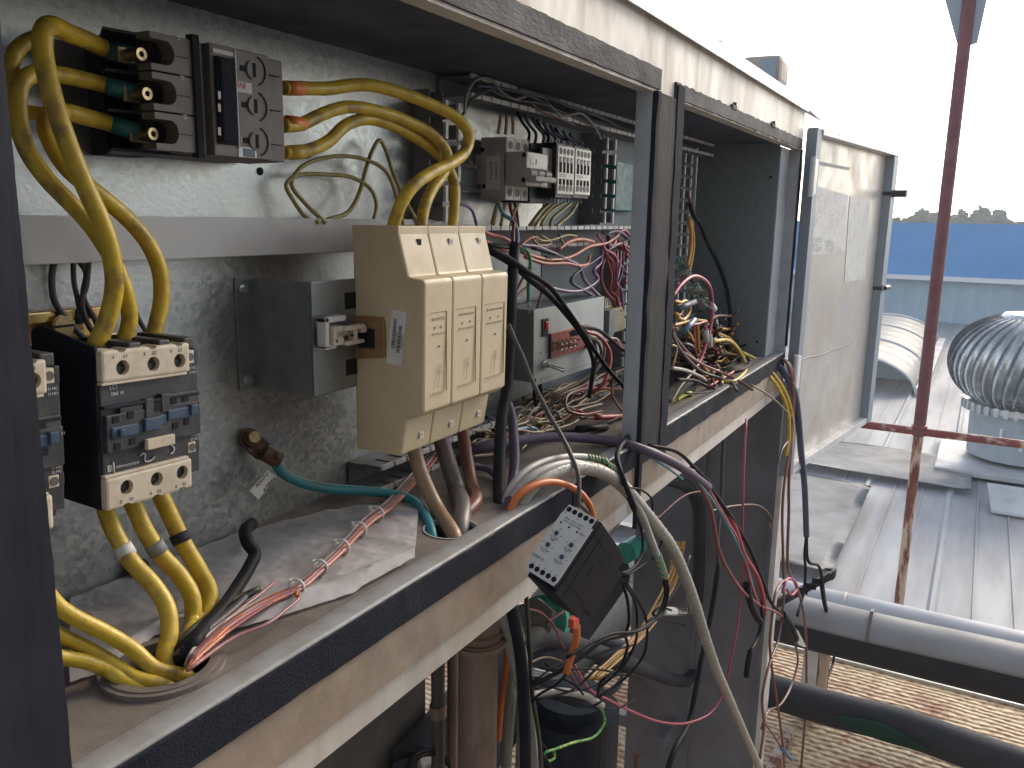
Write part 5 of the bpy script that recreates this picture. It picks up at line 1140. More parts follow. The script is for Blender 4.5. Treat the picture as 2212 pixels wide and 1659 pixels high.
# low tangle on the floor and low duct
rr = random.Random(23)
cols = ['cream_wire', 'grey_brown', 'tan', 'black', 'maroon', 'dark_grey', 'cream_wire', 'grey', 'slate', 'brown', 'red', 'yellow_thin', 'grey_brown', 'cream_wire']
nm = {'cream_wire': 'cream', 'grey_brown': 'grey brown', 'tan': 'tan', 'black': 'black', 'maroon': 'maroon', 'dark_grey': 'dark grey', 'grey': 'pale grey', 'slate': 'blue grey', 'brown': 'brown', 'red': 'red', 'yellow_thin': 'dull yellow', 'amber': 'amber', 'magenta': 'magenta', 'yellow': 'yellow'}
def floorwire(u0, u1, f0, f1, col, px, grp, place, amp=10, yl=(.50, .66), lift=.0, seed=0):
    r = random.Random(seed); n = 7; P = []
    for i in range(n):
        s = i/(n-1); u = u0+(u1-u0)*s; f = f0+(f1-f0)*s+amp*.0012*math.sin(s*r.uniform(4, 8)+r.uniform(0, 6)); f = min(max(f, 0), 1)
        y = yl[0]+(yl[1]-yl[0])*f
        x = W(u, 900, y).x; z = ZF+.004+lift*r.uniform(.1, 1)+.010*r.random()
        P.append(Vector((x, y, z)))
    dpt = sum(q.dot(FWD) for q in P)/n; o = MB().tube(P, px/2*dpt/F, n=7, smooth=4).build('wire', 'w_'+col)
    tag(o, '%s wire in the floor heap left of the post' % nm[col], 'wire', grp+' '+nm[col]); return o
for i in range(60):
    c = cols[i % len(cols)]
    f = rr.random(); u0 = rr.uniform(1005, 1200); u1 = u0+rr.uniform(90, 230)
    floorwire(u0, min(u1, 1395), f, min(1, max(0, f+rr.uniform(-.5, .5))), c, rr.uniform(4.5, 7), 'heap on the cabinet floor,', 'on the cabinet floor left of the post', seed=i, yl=(.565, .665), lift=.035)
for P, px, c, lab in [
 ([(1072, 930, .60), (1120, 918, .595), (1170, 905, .59), (1225, 895, .585), (1270, 880, .58), (1300, 872, .58)], 7, 'cream_wire', 'long cream wire snaking over the low duct'),
 ([(1075, 945, .59), (1130, 935, .58), (1180, 930, .57), (1230, 918, .565), (1275, 895, .565), (1320, 900, .56)], 7, 'cream_wire', 'cream wire nearest the front edge of the heap'),
 ([(1330, 800, .56), (1322, 850, .56), (1345, 890, .55), (1352, 898, .55)], 6, 'rust_brown', 'reddish brown wire falling beside the post to the floor'),
 ([(1300, 888, .55), (1250, 895, .548), (1225, 885, .56), (1222, 862, .57), (1245, 845, .58), (1290, 838, .59), (1365, 845, .59)], 7, 'maroon', 'maroon wire making a hairpin loop on the floor'),
 ([(1190, 937, .58), (1240, 930, .57), (1285, 920, .56), (1330, 905, .56), (1345, 890, .56)], 7, 'black', 'black wire with a bulky splice near the front of the heap'),
 ([(1108, 930, .575), (1150, 925, .575), (1160, 930, .57)], 10, 'blue', 'short blue wire end lying in the heap')]:
    wire(P, px, c, lab, group='single wires lying on the heap', k=5, n=8)
wire([(1247, 928, .545), (1310, 922, .545)], 16, 'black', 'fat black taped splice lying on the cabinet floor', name='splice', cat='splice')
t = thing('test_probe', 'red test probe lying on the cabinet floor beside the post', 'test probe')
wire([(1285, 902, .548), (1345, 899, .545), (1372, 897, .545)], 12, 'red', None, name='handle', parent=t); wire([(1252, 904, .55), (1286, 902, .548)], 5, 'brown', None, name='tip', parent=t)
# purple sheathed cable over the sill, with its cores
t = thing('sheathed_cable', 'thick dark purple cable lying over the sill with its cores fanned out', 'cable')
wire([(985, 1000, .62), (1014, 975, .60), (1060, 962, .58), (1130, 950, .56), (1200, 944, .535), (1270, 947, .505), (1330, 955, .470), (1365, 963, .445), (1400, 975, .425), (1440, 992, .41), (1485, 1018, .40), (1530, 1052, .395)], 21, 'purple', None, name='sheath', n=16, parent=t, inside=False)
for P, px, c, lab in [
 ([(1500, 1030, .40), (1534, 1095, .392), (1552, 1185, .385), (1596, 1268, .38), (1641, 1308, .375)], 8, 'maroon', 'maroon core'),
 ([(1526, 1048, .395), (1570, 1105, .388), (1592, 1150, .385), (1606, 1195, .382), (1638, 1250, .378), (1650, 1300, .376), (1652, 1325, .375)], 10, 'red', 'red core'),
 ([(1528, 1046, .393), (1572, 1106, .386), (1600, 1150, .384), (1622, 1190, .382), (1646, 1252, .378), (1665, 1300, .376), (1692, 1330, .374), (1712, 1362, .373), (1722, 1396, .372)], 8, 'black', 'black core'),
 ([(1500, 1032, .398), (1545, 1090, .39), (1590, 1170, .385), (1612, 1220, .382), (1632, 1290, .378)], 6, 'teal', 'teal core'),
 ([(1526, 1050, .394), (1560, 1110, .388), (1602, 1185, .384), (1622, 1262, .38), (1640, 1308, .378)], 8, 'magenta', 'second red core'),
 ([(1642, 1300, .375), (1646, 1336, .375), (1639, 1372, .375), (1621, 1408, .375)], 8, 'black', 'black loose core'),
 ([(1642, 1310, .376), (1676, 1322, .374), (1698, 1338, .373)], 6, 'maroon', 'short maroon core')]:
    wire(P, px, c, None, name='core', parent=t, inside=False).__class__
wire([(1612, 1262, .38), (1618, 1290, .378), (1630, 1325, .377), (1642, 1342, .376)], 15, 'black', None, name='tape_wrap', parent=t, inside=False)
wire([(1621, 1405, .375), (1616, 1430, .375), (1612, 1462, .375)], 13, 'black', None, name='tape_wrap', parent=t, inside=False)
wire([(1690, 1326, .374), (1708, 1350, .373), (1720, 1380, .373)], 14, 'black', None, name='tape_wrap', parent=t, inside=False)
A = W(1718, 1358, .37); b = MB(); b.prism([A, W(1724, 1362, .37), W(1742, 1397, .37), W(1736, 1398, .37), W(1720, 1390, .37)], (0, .002, 0)); tag(b.build('cable_tag', 'device_grey'), 'small pale triangular tag on the taped black core', 'tag')
wire([(1096, 870, .56), (1105, 900, .55), (1110, 950, .535), (1112, 985, .525), (1108, 1040, .51), (1100, 1090, .50)], 22, 'purple', 'dark purple cable kinked beside the black vertical cable', name='control_cable', cat='cable', n=14)
wire([(1014, 1005, .58), (1050, 1012, .565), (1080, 1040, .54), (1096, 1070, .52)], 16, 'purple', 'short dark purple cable sagging behind the black vertical cable', name='control_cable', cat='cable')
for P, px, c, lab in [
 ([(1362, 968, .45), (1400, 985, .425), (1440, 1010, .41), (1475, 1035, .40)], 5, 'teal', 'thin teal wire lying on the purple cable at the sill'),
 ([(1372, 958, .45), (1420, 975, .425), (1470, 1005, .41), (1500, 1018, .40)], 7, 'maroon', 'thin maroon wire above the purple cable at the sill'),
 ([(1400, 962, .445), (1460, 975, .42), (1500, 1010, .41), (1545, 1060, .40), (1560, 1090, .395)], 8, 'black', 'thin black wire arching above the purple cable at the sill')]:
    wire(P, px, c, lab, inside=False, group='thin wires on the purple cable')
# pale cables looping over the sill
def coilwrap(c0, c1, r, turns, name, parent, rw):
    d = c1-c0; L = d.length; d.normalize(); a = d.orthogonal().normalized(); b_ = d.cross(a)
    for k in range(turns):
        P = []
        for i in range(11):
            th = 2*math.pi*i/10; s = (k+i/10*.8)/turns; P.append(c0+d*(L*s)+(a*math.cos(th)+b_*math.sin(th))*(r*(1.15+.25*noise.noise(Vector((k, i, 1))))))
        MB().tube(P, rw, n=6, smooth=3).build(name, 'w_yellow_thin' if k % 2 else 'w_green', parent)
t = thing('control_cable', 'pale grey cable looping over the sill, ending in a short yellow green wrap', 'cable')
o, r, Q = wire([(1082, 1150, .478, 1), (1086, 1100, .49), (1100, 1060, .48), (1130, 1022, .475), (1175, 997, .47), (1230, 986, .46), (1275, 988, .45), (1308, 996, .44)], 15, 'light_grey', None, name='sheath', parent=t, n=14, inside=False)
coilwrap(Q[-2]*.8+Q[-3]*.2, Q[-1], r, 6, 'wrap_wire', t, .0011)
t = thing('control_cable', 'long pale grey cable arching out over the sill beside the phase relay', 'cable')
o, r, Q = wire([(1088, 1170, .478, 1), (1092, 1120, .485), (1108, 1075, .475), (1140, 1035, .465), (1185, 1010, .455), (1240, 1000, .445), (1290, 1015, .432), (1335, 1040, .42), (1365, 1075, .41), (1388, 1115, .403), (1405, 1160, .398), (1420, 1200, .394), (1436, 1248, .39)], 16, 'light_grey', None, name='sheath', parent=t, n=14, inside=False)
coilwrap(Q[-2]*.9+Q[-3]*.1, Q[-1], r, 8, 'wrap_wire', t, .0012)
t = thing('braided_hose', 'long braided translucent hose hanging from the sill to the bottom edge', 'hose')
o, r, Q = wire([(1092, 1190, .478, 1), (1098, 1140, .48), (1115, 1100, .472), (1150, 1050, .462), (1200, 1020, .452), (1255, 1010, .442), (1305, 1022, .43), (1345, 1050, .418), (1380, 1090, .408), (1417, 1135, .40), (1450, 1180, .394), (1478, 1240, .388), (1500, 1300, .384), (1520, 1365, .38), (1545, 1440, .376), (1575, 1510, .372), (1610, 1590, .368), (1650, 1680, .364)], 25, 'hose', None, name='hose', parent=t, n=16, inside=False)
coilwrap(W(1300, 1008, .436), W(1335, 1030, .425), r, 6, 'wrap_wire', t, .0011)
def braid(Q, r, parent, name='braid', turns=30):
    P = spline(Q, 14); n = len(P); b = MB()
    for sg in (1, -1):
        for ph in (0, 2.09, 4.19):
            R2 = []; nrm = None
            for i, p in enumerate(P):
                tt = (P[min(i+1, n-1)]-P[max(i-1, 0)]).normalized()
                nrm = tt.orthogonal().normalized() if nrm is None else (nrm-tt*nrm.dot(tt)).normalized()
                bi = tt.cross(nrm); th = ph+sg*i/n*turns*6.283; R2.append(p+(nrm*math.cos(th)+bi*math.sin(th))*r*1.005)
            b.tube(R2, r*.07, n=4, smooth=0)
    o = b.build(name, 'w_clear', parent); return o
braid(Q[3:], r, t, turns=24)
wire([(1096, 1150, .470), (1100, 1105, .468), (1118, 1072, .462), (1145, 1052, .455), (1185, 1041, .446), (1225, 1048, .437), (1255, 1066, .428), (1275, 1095, .420), (1283, 1130, .418)], 15, 'orange', 'orange cable arching over the sill onto the phase relay', name='control_cable', cat='cable', n=14, inside=False)
wire([(1249, 1085, .416), (1262, 1098, .42), (1288, 1124, .425)], 10, 'dark_grey', 'dark wire end tucked behind the top of the phase relay', inside=False)
# thin black wires by the relay
for P, px, lab, y in [
 ([(1305, 1000, .44), (1330, 1020, .43), (1345, 1050, .42), (1362, 1090, .41), (1385, 1145, .405), (1388, 1185, .405), (1378, 1215, .40), (1345, 1245, .40)], 6, 'black wire running from the yellow green wrap down to the relay, left one', .41),
 ([(1325, 1035, .42), (1355, 1052, .41), (1385, 1058, .405), (1408, 1080, .40), (1408, 1110, .40), (1400, 1140, .40)], 5, 'black wire bulging right of the pale cable', .40),
 ([(1362, 1060, .41), (1390, 1085, .405), (1415, 1110, .40), (1430, 1145, .398), (1428, 1175, .398), (1418, 1190, .40)], 6, 'black wire looping beside the braided hose', .40),
 ([(1350, 1245, .40), (1390, 1220, .40), (1420, 1198, .398)], 6, 'black wire joining the relay to the second wrap', .40),
 ([(1340, 1240, .40), (1375, 1222, .402), (1390, 1190, .405)], 6, 'short black wire behind the relay corner', .40),
 ([(1438, 1245, .39), (1442, 1280, .39), (1432, 1320, .392), (1395, 1352, .395), (1350, 1372, .40), (1300, 1385, .41), (1262, 1415, .42), (1200, 1455, .44), (1150, 1480, .46)], 9, 'black wire curving from the wrapped cable end under the relay', .4),
 ([(1434, 1250, .39), (1436, 1290, .39), (1420, 1332, .392), (1380, 1362, .395), (1320, 1370, .40), (1270, 1392, .41), (1225, 1420, .42)], 7, 'second black wire curving under the relay, just above the first', .4),
 ([(1346, 1262, .40), (1356, 1300, .40), (1358, 1345, .405), (1352, 1372, .41), (1355, 1400, .42), (1340, 1440, .43), (1300, 1470, .44), (1290, 1510, .46)], 7, 'black wire hanging from the relay side, left of three', .4),
 ([(1350, 1262, .40), (1372, 1300, .40), (1376, 1345, .405), (1372, 1390, .41), (1345, 1440, .42), (1290, 1490, .45)], 6, 'black wire hanging from the relay side, middle of three', .4),
 ([(1355, 1262, .40), (1380, 1300, .40), (1395, 1335, .405), (1398, 1375, .41), (1388, 1420, .42), (1350, 1465, .44), (1295, 1505, .46)], 6, 'black wire hanging from the relay side, right of three', .4),
 ([(1480, 1350, .40), (1440, 1340, .40), (1410, 1325, .40), (1425, 1312, .40), (1450, 1318, .40)], 5, 'black wire curl beside the silver sensor fitting', .40),
 ([(1150, 1475, .46), (1180, 1450, .45), (1225, 1428, .44), (1290, 1412, .43), (1330, 1400, .42)], 6, 'black wire stretched low under the relay', .44),
 ([(1222, 1458, .42), (1200, 1480, .44), (1165, 1500, .46), (1150, 1515, .47)], 6, 'black wire leaving the lower end of the orange sleeve', .44)]:
    wire(P, px, 'black', lab, y=y, inside=False, group='thin black wires around the phase relay', n=8)
ZL = .013
# bundle of pink and red wires with ties across the cloth
t = thing('wire_bundle', 'bundle of pink, red and clear wires tied with white cable ties across the cloth', 'wire bundle')
BP = [(415, 1425, .54), (432, 1402, .545), (504, 1340, .555), (576, 1296, .562), (641, 1268, .565), (691, 1226, .575), (738, 1182, .590), (796, 1122, .610), (842, 1088, .622), (887, 1040, .640), (932, 985, .655), (945, 960, .66)]
offs = [(-9, -5, 'clear', 7), (-3, -4, 'grey_brown', 7), (2, 2, 'pink', 8), (7, 6, 'pink', 8), (4, -1, 'red', 7), (10, 9, 'salmon', 7), (-6, 2, 'maroon', 7)]
for i, (du, dvv, c, px) in enumerate(offs):
    wire([(u+du*(.7+.5*math.sin(k*.9+i)), v+dvv*(.7+.4*math.cos(k*1.1+i)), y-.004*(i % 3)) for k, (u, v, y) in reversed(list(enumerate(BP)))], px, c, None, name='wire', parent=t, n=8, end=HE(HC, .014+.002*i, -.006+.002*i))
for (u, v, y) in ((641, 1268, .565), (691, 1226, .575), (738, 1182, .590), (775, 1144, .602), (812, 1110, .614)):
    c, Pn = pts_of([(u, v, y), (u+20, v-18, y)]); d = (Pn-c).normalized(); a = d.orthogonal().normalized(); bb = d.cross(a); dpt = c.dot(FWD); R = 17*dpt/F
    m = MB(); m.tube([c+(a*math.cos(i*.524)+bb*math.sin(i*.524))*R for i in range(13)], .0013, n=6, smooth=2); m.box(-.0025, .0025, -.0015, .0015, -.002, .002, M=T(*(c+a*R))); m.build('cable_tie', 'white_plastic', t)
for P, px, c, lab in [
 ([(405, 1448, .535), (432, 1398, .542), (504, 1328, .552), (560, 1285, .556), (592, 1258, .558)], 8, 'pink', 'pink violet wire standing up from the tied bundle to a free tip'),
 ([(405, 1448, .535), (468, 1378, .540), (522, 1330, .545), (576, 1296, .55), (620, 1279, .553), (641, 1280, .553), (640, 1288, .553)], 9, 'orange', 'bright orange wire looping beside the tied bundle'),
 ([(405, 1448, .535), (504, 1378, .538), (576, 1348, .542), (619, 1316, .546), (646, 1292, .55), (644, 1278, .552)], 8, 'pink', 'mauve wire in the widest loop below the tied bundle'),
 ([(405, 1448, .535), (450, 1400, .540), (520, 1345, .548), (590, 1300, .553)], 8, 'maroon', 'dark red wire running beside the tied bundle into the hole')]:
    wire(P, px, c, lab, group='loose wires beside the tied bundle', n=8)
t = thing('control_cable', 'fat black cable standing up with a bent tip beside the floor hole', 'cable')
wire([(545, 1132, .600), (530, 1146, .590), (535, 1172, .580), (550, 1195, .574), (538, 1226, .567), (515, 1264, .559), (486, 1307, .55), (443, 1356, .542), (412, 1396, .540)], 30, 'black', None, name='sheath', n=18, parent=t, end=HE(HC, .010, .008))
for i, (du, c) in enumerate(((0, 'olive'), (14, 'black'), (26, 'dark_grey'))):
    wire([(560-du, 1272+du*.5, .57), (511, 1294+du*.6, .562), (450, 1334+du, .55), (400, 1374+du, .545)], 17, c, ['olive green', 'black', 'dark grey'][i]+' cable lying beside the fat black cable into the hole', group='dark cables entering the left floor hole', name='control_cable', cat='cable', end=HE(HC, -.004+.007*i, .020-.004*i))
ZL = .005
# right compartment tangle
RG = 'wires in the right compartment'
for P, px, c, lab, y in [
 ([(1453, 640, .50), (1472, 614, .50), (1496, 597, .50), (1518, 602, .50), (1534, 622, .50), (1539, 656, .50), (1536, 700, .50), (1524, 745, .50), (1512, 780, .50), (1484, 817, .49)], 8, 'magenta', 'big magenta wire arch in front of the circuit board', .5),
 ([(1490, 440), (1500, 468), (1513, 485), (1527, 522), (1554, 577), (1571, 630), (1577, 682), (1574, 725), (1568, 762)], 9, 'black', 'black cord hanging in front of the right end wall', .60),
 ([(1486, 420), (1492, 440), (1498, 456)], 7, 'maroon', 'short maroon wire above the hanging black cord', .61),
 ([(1488, 470), (1493, 514), (1490, 550), (1480, 592)], 9, 'amber', 'amber wire pair hanging behind the circuit board, left', .58),
 ([(1492, 475), (1498, 520), (1494, 560), (1486, 592)], 8, 'amber', 'amber wire pair hanging behind the circuit board, right', .58),
 ([(1453, 704), (1480, 696), (1503, 692), (1525, 694)], 8, 'amber', 'amber wire running flat below the circuit board', .52),
 ([(1532, 712), (1555, 722), (1578, 734), (1597, 756), (1605, 764)], 8, 'amber', 'amber wire running right over the tangle', .53),
 ([(1506, 697), (1508, 735), (1511, 774), (1525, 800), (1540, 808)], 8, 'amber', 'amber wire dropping to the compartment floor', .51),
 ([(1539, 737), (1575, 736), (1598, 760), (1610, 785), (1603, 810), (1575, 825), (1544, 820)], 8, 'yellow', 'yellow wire curling round near the sill', .50),
 ([(1470, 690), (1495, 730), (1535, 745), (1580, 765), (1606, 770)], 7, 'amber', 'amber wire crossing the middle of the tangle', .54),
 ([(1455, 650), (1475, 660), (1468, 680), (1455, 672)], 9, 'amber', 'amber wire tightly curled under the circuit board, upper', .50),
 ([(1458, 668), (1480, 650), (1490, 668), (1478, 690), (1462, 684)], 9, 'amber', 'amber wire tightly curled under the circuit board, lower', .50),
 ([(1451, 718), (1467, 752), (1503, 793), (1539, 812), (1575, 824), (1592, 845)], 7, 'dark_grey', 'dark grey wire sweeping down over the sill', .49),
 ([(1475, 760), (1515, 786), (1551, 802), (1590, 820), (1625, 842)], 6, 'rust_brown', 'reddish grey wire sweeping down over the sill', .49),
 ([(1450, 700), (1458, 725), (1480, 755), (1500, 775)], 6, 'maroon', 'maroon wire tucked behind the post in the tangle', .50),
 ([(1498, 688), (1500, 730), (1502, 765), (1510, 785)], 6, 'magenta', 'thin magenta wire hanging in the tangle', .51),
 ([(1480, 702), (1505, 700), (1525, 694)], 5, 'red', 'thin red wire reaching to the clear terminals', .50),
 ([(1530, 836), (1570, 812), (1605, 788)], 6, 'red', 'thin red wire lying diagonal on the compartment floor', .50),
 ([(1450, 795), (1480, 800), (1515, 815), (1524, 822)], 8, 'grey', 'fat grey wire pointing right behind the multimeter', .48),
 ([(1450, 745), (1462, 752), (1454, 790)], 5, 'yellow_thin', 'thin pale yellow wire beside the post', .49),
 ([(1450, 870), (1470, 835), (1500, 800)], 5, 'cream_wire', 'thin cream wire rising from the multimeter', .48),
 ([(1460, 820), (1500, 822), (1528, 832), (1524, 820)], 8, 'black', 'black wire ending in tape behind the multimeter', .48),
 ([(1480, 850), (1520, 848), (1560, 846), (1596, 882), (1580, 884)], 4, 'black', 'thin black wire looped over the lip of the sill', .46)]:
    wire(P, px, c, lab, y=y, group=RG, n=8)
for i in range(4):
    R = 50-6*i; wire([(1570+R*math.cos(a), 782+R*.42*math.sin(a), .57+.0*a) for a in [k*math.pi/5 for k in range(11)]], 7, 'black', 'black coil ring in the right compartment', group='coiled black cable rings', n=8)
rr = random.Random(77)
for i in range(56):
    c = ['amber', 'dark_grey', 'maroon', 'grey_brown', 'black', 'brown', 'amber', 'grey', 'cream_wire', 'magenta'][i % 10]
    u0 = rr.uniform(1445, 1530); v0 = rr.uniform(690, 800); P = []
    a = rr.uniform(-.4, .9)
    for k in range(6):
        P.append((u0, v0, .50+.10*rr.random())); u0 += 20*math.cos(a)*rr.uniform(.5, 1.2); v0 += 18*math.sin(a); a += rr.uniform(-.7, .7)
    wire(P, rr.uniform(4, 6.5), c, '%s wire heaped in the right compartment' % nm[c], group='right compartment heap, '+nm[c], n=6, k=4)
for u, v, a in ((1545, 662, 0), (1534, 716, 1), (1542, 726, 1)):
    t = thing('push_on_terminal', ['clear insulated push-on terminal beside the circuit board', 'clear insulated push-on terminal hanging below the circuit board, upper', 'clear insulated push-on terminal hanging below the circuit board, lower'][[662, 716, 726].index(v)], 'wire terminal', 'clear push-on terminals')
    d = Vector((.03, 0, -.012)) if not a else Vector((.012, 0, -.028)); p = W(u-10, v-4, .50); m = MB(); m.tube([p, p+d], .007, n=8, smooth=0); m.build('shroud', 'w_silver_wire', t); m = MB(); m.tube([p-d*.3, p+d*.1], .0035, n=6, smooth=0); m.build('crimp', 'w_magenta', t)
wire([(1478, 715, .49), (1500, 690, .49)], 12, 'blue', 'blue insulated terminal sleeve under the circuit board', name='terminal_sleeve', cat='wire terminal')
wire([(1462, 668, .49), (1500, 652, .49)], 13, 'slate', 'grey blue terminal sleeve just above the bright blue one', name='terminal_sleeve', cat='wire terminal')
# wires hanging out at the far right of the sill
HG = 'wires hanging from the right end of the sill'
for P, px, c, lab in [
 ([(1600, 760, .52), (1635, 778, .49), (1659, 798, .46), (1681, 822, .43), (1700, 856, .415), (1710, 895, .41), (1712, 940, .41), (1706, 972, .41)], 8, 'yellow', 'bright yellow wire curving down over the right end of the sill, outer'),
 ([(1600, 768, .52), (1630, 785, .49), (1655, 806, .46), (1677, 832, .43), (1694, 864, .415), (1703, 900, .41), (1704, 945, .41), (1698, 985, .41)], 8, 'yellow', 'bright yellow wire curving down over the right end of the sill, inner'),
 ([(1620, 830, .45), (1655, 850, .425), (1690, 880, .41), (1712, 910, .41), (1714, 935, .41), (1690, 970, .41), (1680, 1000, .41)], 4, 'brown', 'thin brown wire looping past the hinge'),
 ([(1648, 800, .49), (1665, 778, .475), (1685, 776, .45), (1702, 788, .42), (1710, 815, .41), (1712, 880, .41), (1705, 975, .405), (1694, 1045, .40), (1690, 1106, .40), (1692, 1214, .395), (1693, 1290, .39), (1682, 1376, .385), (1660, 1441, .38), (1647, 1502, .378), (1650, 1574, .375), (1641, 1640, .372)], 6, 'rust_brown', 'long dusty red wire hanging nearly straight, left of the pair'),
 ([(1650, 795, .49), (1668, 774, .475), (1690, 776, .45), (1706, 790, .42), (1714, 818, .41), (1714, 880, .41), (1708, 975, .405), (1704, 1045, .40), (1704, 1106, .40), (1702, 1225, .395), (1714, 1252, .39), (1729, 1293, .388), (1740, 1358, .385), (1742, 1440, .38), (1741, 1520, .377), (1736, 1592, .375), (1730, 1665, .372)], 6, 'rust_brown', 'long dusty red wire hanging nearly straight, right of the pair'),
 ([(1702, 1250, .39), (1685, 1262, .39), (1673, 1290, .388), (1667, 1340, .386), (1663, 1387, .384), (1668, 1448, .38), (1678, 1513, .377), (1689, 1592, .375), (1695, 1665, .372)], 6, 'rust_brown', 'dusty red wire starting at the knot and hanging to the bottom edge'),
 ([(1690, 1280, .388), (1698, 1255, .387), (1712, 1252, .386), (1722, 1270, .387), (1712, 1285, .388), (1700, 1275, .388)], 6, 'magenta', 'knotted loop of red wire in front of the dark bracket'),
 ([(1718, 1392, .372), (1723, 1432, .374), (1711, 1477, .376), (1688, 1520, .378), (1655, 1543, .38), (1645, 1575, .38)], 5, 'brown', 'thin brown wire hanging below the taped tag'),
 ([(1650, 1560, .375), (1672, 1590, .373), (1690, 1618, .372)], 4, 'maroon', 'short thin wire leading to the blue terminal at the bottom')]:
    wire(P, px, c, lab, y=.4, group=HG, inside=False, n=8)
t = thing('sheathed_cable', 'grey blue cable hanging past the open door with two black cores', 'cable')
wire([(1610, 800, .52), (1650, 785, .49), (1681, 792, .45), (1702, 818, .42), (1717, 850, .41), (1725, 907, .405), (1730, 971, .40), (1738, 1051, .395), (1742, 1158, .39)], 14, 'slate', None, name='sheath', parent=t, inside=False, n=14)
wire([(1742, 1155, .39), (1738, 1196, .39), (1740, 1232, .388), (1736, 1279, .386), (1722, 1330, .384)], 6, 'black', None, name='core', parent=t, inside=False)
wire([(1742, 1155, .39), (1744, 1207, .388), (1770, 1225, .386), (1777, 1261, .384), (1784, 1308, .382), (1801, 1365, .38), (1801, 1423, .378), (1784, 1473, .376), (1772, 1502, .375)], 6, 'black', None, name='core', parent=t, inside=False)
wire([(1774, 1262, .384), (1780, 1300, .382), (1786, 1325, .382)], 8, 'black', None, name='tape_wrap', parent=t, inside=False)
wire([(1770, 1500, .375), (1780, 1512, .374), (1800, 1526, .373), (1818, 1542, .372)], 3.5, 'silver_wire', None, name='bare_strand', parent=t, inside=False)
wire([(1816, 1540, .372), (1828, 1552, .372)], 9, 'silver_wire', None, name='ring_terminal', parent=t, inside=False)
wire([(1688, 1616, .372), (1710, 1640, .371)], 9, 'blue', 'small blue butt terminal near the bottom edge', name='butt_terminal', cat='wire terminal', inside=False)
# single red wire in a wide catenary in front of the end leg
wire([(1237, 1431, .52), (1269, 1485, .50), (1317, 1513, .49), (1365, 1537, .48), (1429, 1560, .46), (1493, 1560, .44), (1541, 1534, .42), (1563, 1495, .41), (1578, 1430, .40), (1592, 1358, .395), (1602, 1268, .392), (1604, 1160, .39), (1606, 1040, .40), (1612, 905, .42)], 5, 'magenta', 'thin red wire in a wide sag in front of the end leg', inside=False)
wire([(1376, 1160, .44), (1420, 1120, .43), (1480, 1070, .42), (1530, 1060, .41)], 4, 'maroon', 'thin maroon wire slanting up behind the braided hose', inside=False)
wire([(1535, 1104, .45), (1590, 1092, .45), (1645, 1095, .44), (1666, 1120, .43), (1668, 1142, .43), (1660, 1130, .43)], 4, 'brown', 'thin brown wire hooked in front of the end leg', inside=False)
# ================================================================ below the sill
def pipe_px(P, px, m, n=24, k=5, y=.6):
    Q = [W(u, v, p[0] if p else y) for (u, v, *p) in P]; dpt = sum(q.dot(FWD) for q in Q)/len(Q)
    b = MB(); b.tube(Q, px/2*dpt/F, n=n, smooth=k); return b, px/2*dpt/F, Q
t = thing('conduit_pipe', 'brown painted vertical conduit pipe under the cabinet with a stained collar', 'pipe')
c = Vector((.765, .516, 0)); a = W(1033, 1392, .53)
cx, cy = a.x, .53; rp = 43*Vector((cx, cy, -.6)).dot(FWD)/F
b = MB(); b.cyl((cx, cy, -1.9), (cx, cy, a.z+.005), rp, n=40); b.build('pipe', 'brown_pipe', t, smooth=False)
b = MB(); b.cyl((cx, cy, a.z), (cx, cy, a.z+.012), rp*1.42, n=40, bevel=.003); b.cyl((cx, cy, a.z+.012), (cx-.008, cy-.004, -.352), rp*1.15, rp*1.0, 40); b.cyl((cx, cy, a.z+.018), (cx, cy, a.z+.024), rp*1.3, n=40, bevel=.002); b.build('collar', 'brown_pipe', t)
for u, px, lab, m in ((978, 24, 'slim brown conduit directly left of the big brown pipe', 'brown_pipe'), (946, 30, 'dark stained conduit with a tape joint left of the brown pipe', 'dark_machine')):
    t = thing('conduit_pipe', lab, 'pipe'); q = W(u, 1420, .60); r = px/2*q.dot(FWD)/F; b = MB(); b.cyl((q.x, .60, -1.9), (q.x, .60, -.47), r, n=24); b.build('pipe', m, t)
    if m == 'dark_machine': b = MB(); q2 = W(u, 1535, .60); b.cyl((q2.x, .60, q2.z-.012), (q2.x, .60, q2.z+.012), r*1.25, n=20, bevel=.003); b.build('joint', 'brown_pipe', t)
# white sensor head at the bottom
t = thing('round_fitting', 'small round white fitting peeping up at the bottom edge', 'fitting'); q = W(935, 1655, .62); b = MB(); b.cyl((q.x, q.y, q.z-.05), (q.x, q.y, q.z+.008), .022, n=24, bevel=.004); b.build('body', 'white_plastic', t)
for k in range(2):
    wire([(870+8*k, 1680, .60), (885, 1650-6*k, .60), (915, 1632-8*k, .60), (960, 1640-8*k, .60), (975, 1680, .60)], 7, 'black', ['outer', 'inner'][k]+' black wire ring round the white fitting', inside=False)
